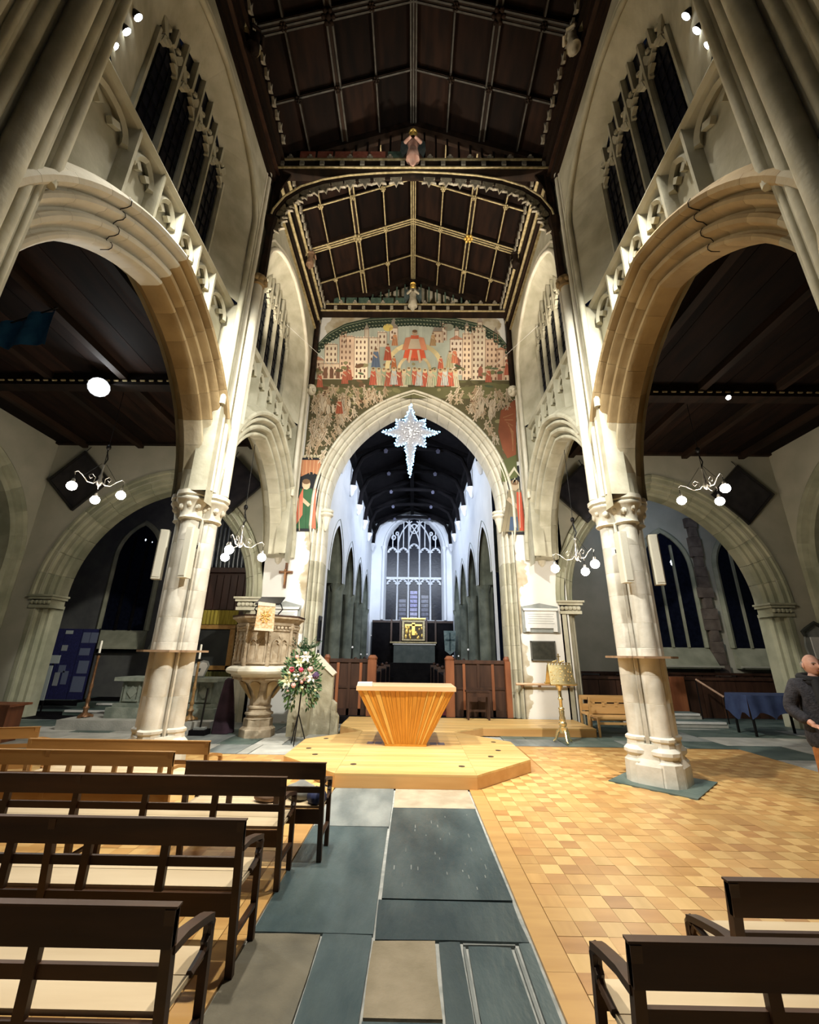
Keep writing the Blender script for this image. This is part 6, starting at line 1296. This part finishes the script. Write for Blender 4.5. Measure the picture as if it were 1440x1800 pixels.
# ================================================================= carved angels of the roof
def angel(label, c, h, facing, robe, skinm, wing):
    x, y, z = c; t = thing('carved_angel', label, 'carved figure', c, 0, 'carved angels of the nave roof'); fx_, fy_ = cos(facing), sin(facing)
    P = lambda f_, s_, zz: (x + fx_ * f_ - fy_ * s_, y + fy_ * f_ + fx_ * s_, z + zz)
    n_ = 12; mb = MB(); mb.loft([[P(.9 * r * cos(k * 2 * pi / n_) + o, r * sin(k * 2 * pi / n_), zz * h) for k in range(n_)] for r, o, zz in ((.02 * h, .0, -.22), (.07 * h, .0, -.14), (.10 * h, 0, -.04), (.17 * h, .0, 0), (.15 * h, .01, .2), (.11 * h, .0, .42), (.15 * h, .0, .60), (.16 * h, .0, .68), (.06 * h, .0, .76), (.05 * h, .01, .80))])
    for q in (-1, 1): mb.tube([P(0, q * .15 * h, .66 * h), P(.10 * h, q * .19 * h, .48 * h), P(.2 * h, q * .05 * h, .52 * h)], [.055 * h, .045 * h, .035 * h], 7)
    mb.build('robe', robe, t, smooth=60)
    mb = MB(); mb.ball(P(.01 * h, 0, .89 * h), .105 * h, 10, 8, sc=(.9, .9, 1.15)); mb.ball(P(.11 * h, 0, .885 * h), .022 * h, 6, 4)
    for q in (-1, 1): mb.ball(P(.09 * h, q * .04 * h, .91 * h), .016 * h, 5, 4)
    mb.build('head', skinm, t, smooth=60)
    mb = MB(); mb.ball(P(-.02 * h, 0, .92 * h), .115 * h, 10, 7, sc=(.95, .95, 1.05)); mb.lathe([(.09 * h, 0), (.11 * h, .03 * h), (.08 * h, .06 * h), (.02 * h, .12 * h)], P(0, 0, .98 * h), 8); mb.build('hair', gold, t, smooth=60)
    for q in (-1, 1):
        mb = MB(); mb.loft([[P(-.08 * h - .04 * k_, q * (.08 + .22 * e) * h, (.72 + w_) * h) for e, w_ in ((0, 0), (.5, .18), (1, .10), (1.1, -.2), (.8, -.5), (.3, -.3))] for k_ in (0, .5)]); mb.build('wing', wing, t)
pinkr = M('faded_pink_robe', (.38, .20, .15), (.50, .32, .26), 9, .8); palew = M('pale_carved_oak', (.40, .36, .26), (.55, .50, .40), 9, .7); grnw = M('blue_green_wing', (.07, .11, .12), (.14, .18, .18), 9, .7)
angel('carved angel with pink robe at the middle of the near tie beam', (X0, 6.62, 12.62), .95, -pi / 2, pinkr, gold, grnw)
angel('white carved angel with gold head at the middle of the east tie beam', (X0, 11.12, 12.76), .95, -pi / 2, palew, gold, grnw)
angel('carved oak angel on the left wall plate half way along the east roof bay', (X0 - 3.0, 9.2, 12.35), .7, -.5, M('brown_carved_oak', (.16, .09, .05), (.28, .17, .10), 9, .7), wood_red, gilt_oak)
angel('carved oak angel on the right wall plate half way along the east roof bay', (X0 + 3.0, 9.2, 12.35), .7, pi + .5, dark_oak, gilt_oak, dark_oak)
angel('pale carved angel on the right wall plate above the nearest window', (X0 + 3.0, 4.6, 12.35), .75, pi + .3, palew, palew, gilt_oak)
angel('dark carved angel on the left wall plate above the nearest window', (X0 - 3.0, 4.6, 12.35), .75, -.3, dark_oak, palew, gilt_oak)

# ================================================================= the man
def skin_geo(vs, es, rs, lev=2):
    me = bpy.data.meshes.new('tmp'); bm = bmesh.new(); ly_ = bm.verts.layers.skin.verify(); bv = [bm.verts.new(v) for v in vs]
    for a, b in es: bm.edges.new((bv[a], bv[b]))
    for v, r in zip(bv, rs): v[ly_].radius = r if isinstance(r, tuple) else (r, r); v[ly_].use_root = False
    bv[0][ly_].use_root = True; bm.to_mesh(me); bm.free()
    o = bpy.data.objects.new('tmp', me); COL.objects.link(o); m = o.modifiers.new('s', 'SKIN'); m.use_smooth_shade = True; s_ = o.modifiers.new('u', 'SUBSURF'); s_.levels = lev; s_.render_levels = lev
    dg = bpy.context.evaluated_depsgraph_get(); ev = o.evaluated_get(dg); em = ev.to_mesh(); V = [tuple(v.co) for v in em.vertices]; F_ = [tuple(p.vertices) for p in em.polygons]; ev.to_mesh_clear(); bpy.data.objects.remove(o); bpy.data.meshes.remove(me); return V, F_
man = thing('person', 'balding man in dark winter coat, scarf and orange brown trousers at right edge', 'person', (4.67, 5.25, 0), radians(-18))
# local: faces -y, x to the picture's right
J = dict(pel=(0, 0, .90), waist=(0, .0, 1.05), chest=(0, .01, 1.25), neck=(0, .0, 1.42), skull=(0, -.02, 1.53), shl=(-.20, .01, 1.36), ell=(-.30, .03, 1.10), wrl=(-.19, -.20, .96), shr=(.20, .01, 1.36), elr=(.29, .03, 1.10), wrr=(.06, -.24, .95),
         hil=(-.10, 0, .86), knl=(-.12, -.03, .48), anl=(-.13, .03, .09), tol=(-.15, -.14, .035), hir=(.10, 0, .86), knr=(.12, -.02, .48), anr=(.13, .03, .09), tor=(.15, -.14, .035))
def chain(names, edges, rad): ix = {n_: i for i, n_ in enumerate(names)}; return [J[n_] for n_ in names], [(ix[a], ix[b]) for a, b in edges], rad
V, F_ = skin_geo(*chain(['pel', 'waist', 'chest', 'neck', 'skull', 'shl', 'ell', 'wrl', 'shr', 'elr', 'wrr', 'hil', 'knl', 'anl', 'tol', 'hir', 'knr', 'anr', 'tor'],
    [('pel', 'waist'), ('waist', 'chest'), ('chest', 'neck'), ('neck', 'skull'), ('chest', 'shl'), ('shl', 'ell'), ('ell', 'wrl'), ('chest', 'shr'), ('shr', 'elr'), ('elr', 'wrr'), ('pel', 'hil'), ('hil', 'knl'), ('knl', 'anl'), ('anl', 'tol'), ('pel', 'hir'), ('hir', 'knr'), ('knr', 'anr'), ('anr', 'tor')],
    [(.14, .10), (.14, .10), (.15, .11), .058, .06, .06, .045, .03, .06, .045, .03, .085, .06, .042, .035, .085, .06, .042, .035]))
body = MB(); body.add(V, F_)
hy = radians(9)        # head turned toward the picture's right
def hp(x, y, z): return (x * cos(hy) - y * sin(hy), x * sin(hy) + y * cos(hy) - .02, 1.585 + z)
def headmesh(mb, grow=1., zmin=-1., front=9.):
    nu, nv = 28, 20; rings = []
    for i in range(nv + 1):
        th = pi * i / nv; r = []
        for k in range(nu):
            a = 2 * pi * k / nu; x, y, z = .078 * sin(th) * cos(a), .098 * sin(th) * sin(a), .118 * cos(th)
            if z < -.02: t_ = (-z - .02) / .1; x *= 1 - .28 * t_; y = y * (1 - .16 * t_) - (.012 * t_ if y < 0 else -.01 * t_)
            fr_ = max(0, -y / .098)
            g = lambda cx, cz, s1, s2: math.exp(-((x - cx) / s1) ** 2 - ((z - cz) / s2) ** 2)
            if y < 0: y -= fr_ * (.026 * g(0, -.018, .014, .022) + .012 * g(0, .008, .010, .02) + .010 * g(0, .03, .05, .012) - .012 * g(-.032, .010, .016, .012) - .012 * g(.032, .010, .016, .012) + .008 * g(0, -.062, .026, .009) - .005 * g(0, -.054, .028, .004) + .012 * g(0, -.098, .028, .02) + .005 * g(-.045, -.02, .02, .02) + .005 * g(.045, -.02, .02, .02))
            r.append(hp(x * grow, y * grow, z * grow))
        rings.append(r)
    mb.loft(rings, True, True)
headmesh(body)
for q in (-1, 1):
    body.ball(hp(q * .080, .012, -.005), .03, 8, 6, sc=(.35, .6, 1.1)); body.ball(hp(q * .084, .004, .0), .016, 6, 5, sc=(.5, .6, 1))
def fingers(wr, d, side):
    w = Vector(wr); d = Vector(d).normalized(); lat = Vector((0, 0, 1)).cross(d).normalized(); up = d.cross(lat)
    palm = [w - d * .03, w + d * .03, w + d * .085]; body.loft([[p + lat * (a * ww) + up * (b * .015) for a, b in ((-1, -1), (1, -1), (1.05, 0), (1, 1), (-1, 1), (-1.05, 0))] for p, ww in zip(palm, (.026, .04, .042))])
    for k, (o_, l) in enumerate(((-.032, .062), (-.011, .072), (.011, .068), (.031, .054))):
        p0 = w + d * .08 + lat * o_; body.tube([p0, p0 + d * l * .45 - up * .006, p0 + d * l * .8 - up * .024, p0 + d * l * .85 - up * .045], [.0095, .009, .0085, .007], 7)
    p0 = w + d * .025 + lat * (side * .036); body.tube([p0, p0 + lat * side * .028 + d * .02 - up * .006, p0 + lat * side * .034 + d * .052 - up * .016], [.012, .0105, .008], 7)
fingers(J['wrl'], (.62, -.5, -.18), -1); fingers(J['wrr'], (-.7, -.4, -.3), 1)
skin_m = M('skin', (.58, .30, .22), (.66, .37, .28), 30, .55); body.build('body', skin_m, man, smooth=60, local=True)
def cloth(name, names, edges, rad, mt, lev=2):
    V, F_ = skin_geo(*chain(names, edges, rad), lev); mb = MB(); mb.add(V, F_); return mb.build(name, mt, man, smooth=70, local=True)
coat_m = M('charcoal_wool_coat', (.022, .022, .028), (.045, .043, .052), 26, .95, bump=.5, bscale=60)
J.update(hem=(0, .01, .63), wl2=(-.215, -.16, .985), wr2=(.10, -.20, .975))
cloth('coat', ['chest', 'waist', 'pel', 'hem', 'neck', 'shl', 'ell', 'wl2', 'shr', 'elr', 'wr2'], [('chest', 'waist'), ('waist', 'pel'), ('pel', 'hem'), ('chest', 'neck'), ('chest', 'shl'), ('shl', 'ell'), ('ell', 'wl2'), ('chest', 'shr'), ('shr', 'elr'), ('elr', 'wr2')], [(.20, .15), (.205, .155), (.23, .18), (.25, .20), .08, .095, .078, .058, .095, .078, .058], coat_m)
tr_m = M('rust_corduroy', (.30, .11, .03), (.42, .17, .05), 20, .9)
J.update(cuffl=(-.13, .02, .07), cuffr=(.13, .02, .07))
cloth('trousers', ['pel', 'hil', 'knl', 'cuffl', 'hir', 'knr', 'cuffr'], [('pel', 'hil'), ('hil', 'knl'), ('knl', 'cuffl'), ('pel', 'hir'), ('hir', 'knr'), ('knr', 'cuffr')], [(.12, .09), .095, .085, .078, .095, .085, .078], tr_m)
mb = MB()
for k in range(2): mb.tube([(.12 * cos(a * pi / 8) , .02 + .105 * sin(a * pi / 8), 1.415 + .03 * k + .02 * sin(a * pi / 8)) for a in range(17)], .042, 8)
mb.tube([(-.03, -.09, 1.41), (-.06, -.17, 1.30), (-.07, -.19, 1.15)], [.05, .05, .045], 8); mb.build('scarf', black_cloth, man, smooth=70, local=True)
for q, nm in ((-1, 'shoe'), (1, 'shoe')):
    mb = MB(); c = q * .135; mb.loft([[(c + w_ * a, y, z * b) for a, b in ((-1, 0), (1, 0), (1, .7), (.5, 1), (-.5, 1), (-1, .7))] for y, w_, z in ((.10, .035, .07), (.06, .045, .10), (-.02, .045, .10), (-.10, .05, .065), (-.17, .045, .05), (-.20, .02, .03))]); mb.build(nm, bronze, man, smooth=60, local=True)
mb = MB(); hair = M('grey_hair', (.20, .18, .17), (.32, .30, .28), 60, .8)
for q in (-1, 1):
    for k in range(7): a = k * .25 + .15; mb.ball(hp(q * .068 * cos(a), .022 + .076 * sin(a), .008 - .004 * k), .027, 8, 6, sc=(.7, .8, 1.3))
mb.build('hair', hair, man, smooth=60, local=True)
mb = MB()
for q in (-1, 1): mb.ball(hp(q * .032, -.083, .010), .0075, 7, 5)
mb.build('eyes', M('dark_eye', (.03, .02, .02), rough=.2), man, local=True)
mb = MB()
for q in (-1, 1): mb.tube([hp(q * .018, -.099, .026), hp(q * .034, -.094, .030), hp(q * .050, -.080, .024)], .0045, 5)
mb.build('eyebrows', hair, man, local=True)
mb = MB(); mb.tube([hp(-.024, -.088, -.058), hp(0, -.097, -.056), hp(.024, -.088, -.058)], .005, 5); mb.build('lips', M('lips', (.40, .14, .12), rough=.5), man, local=True)
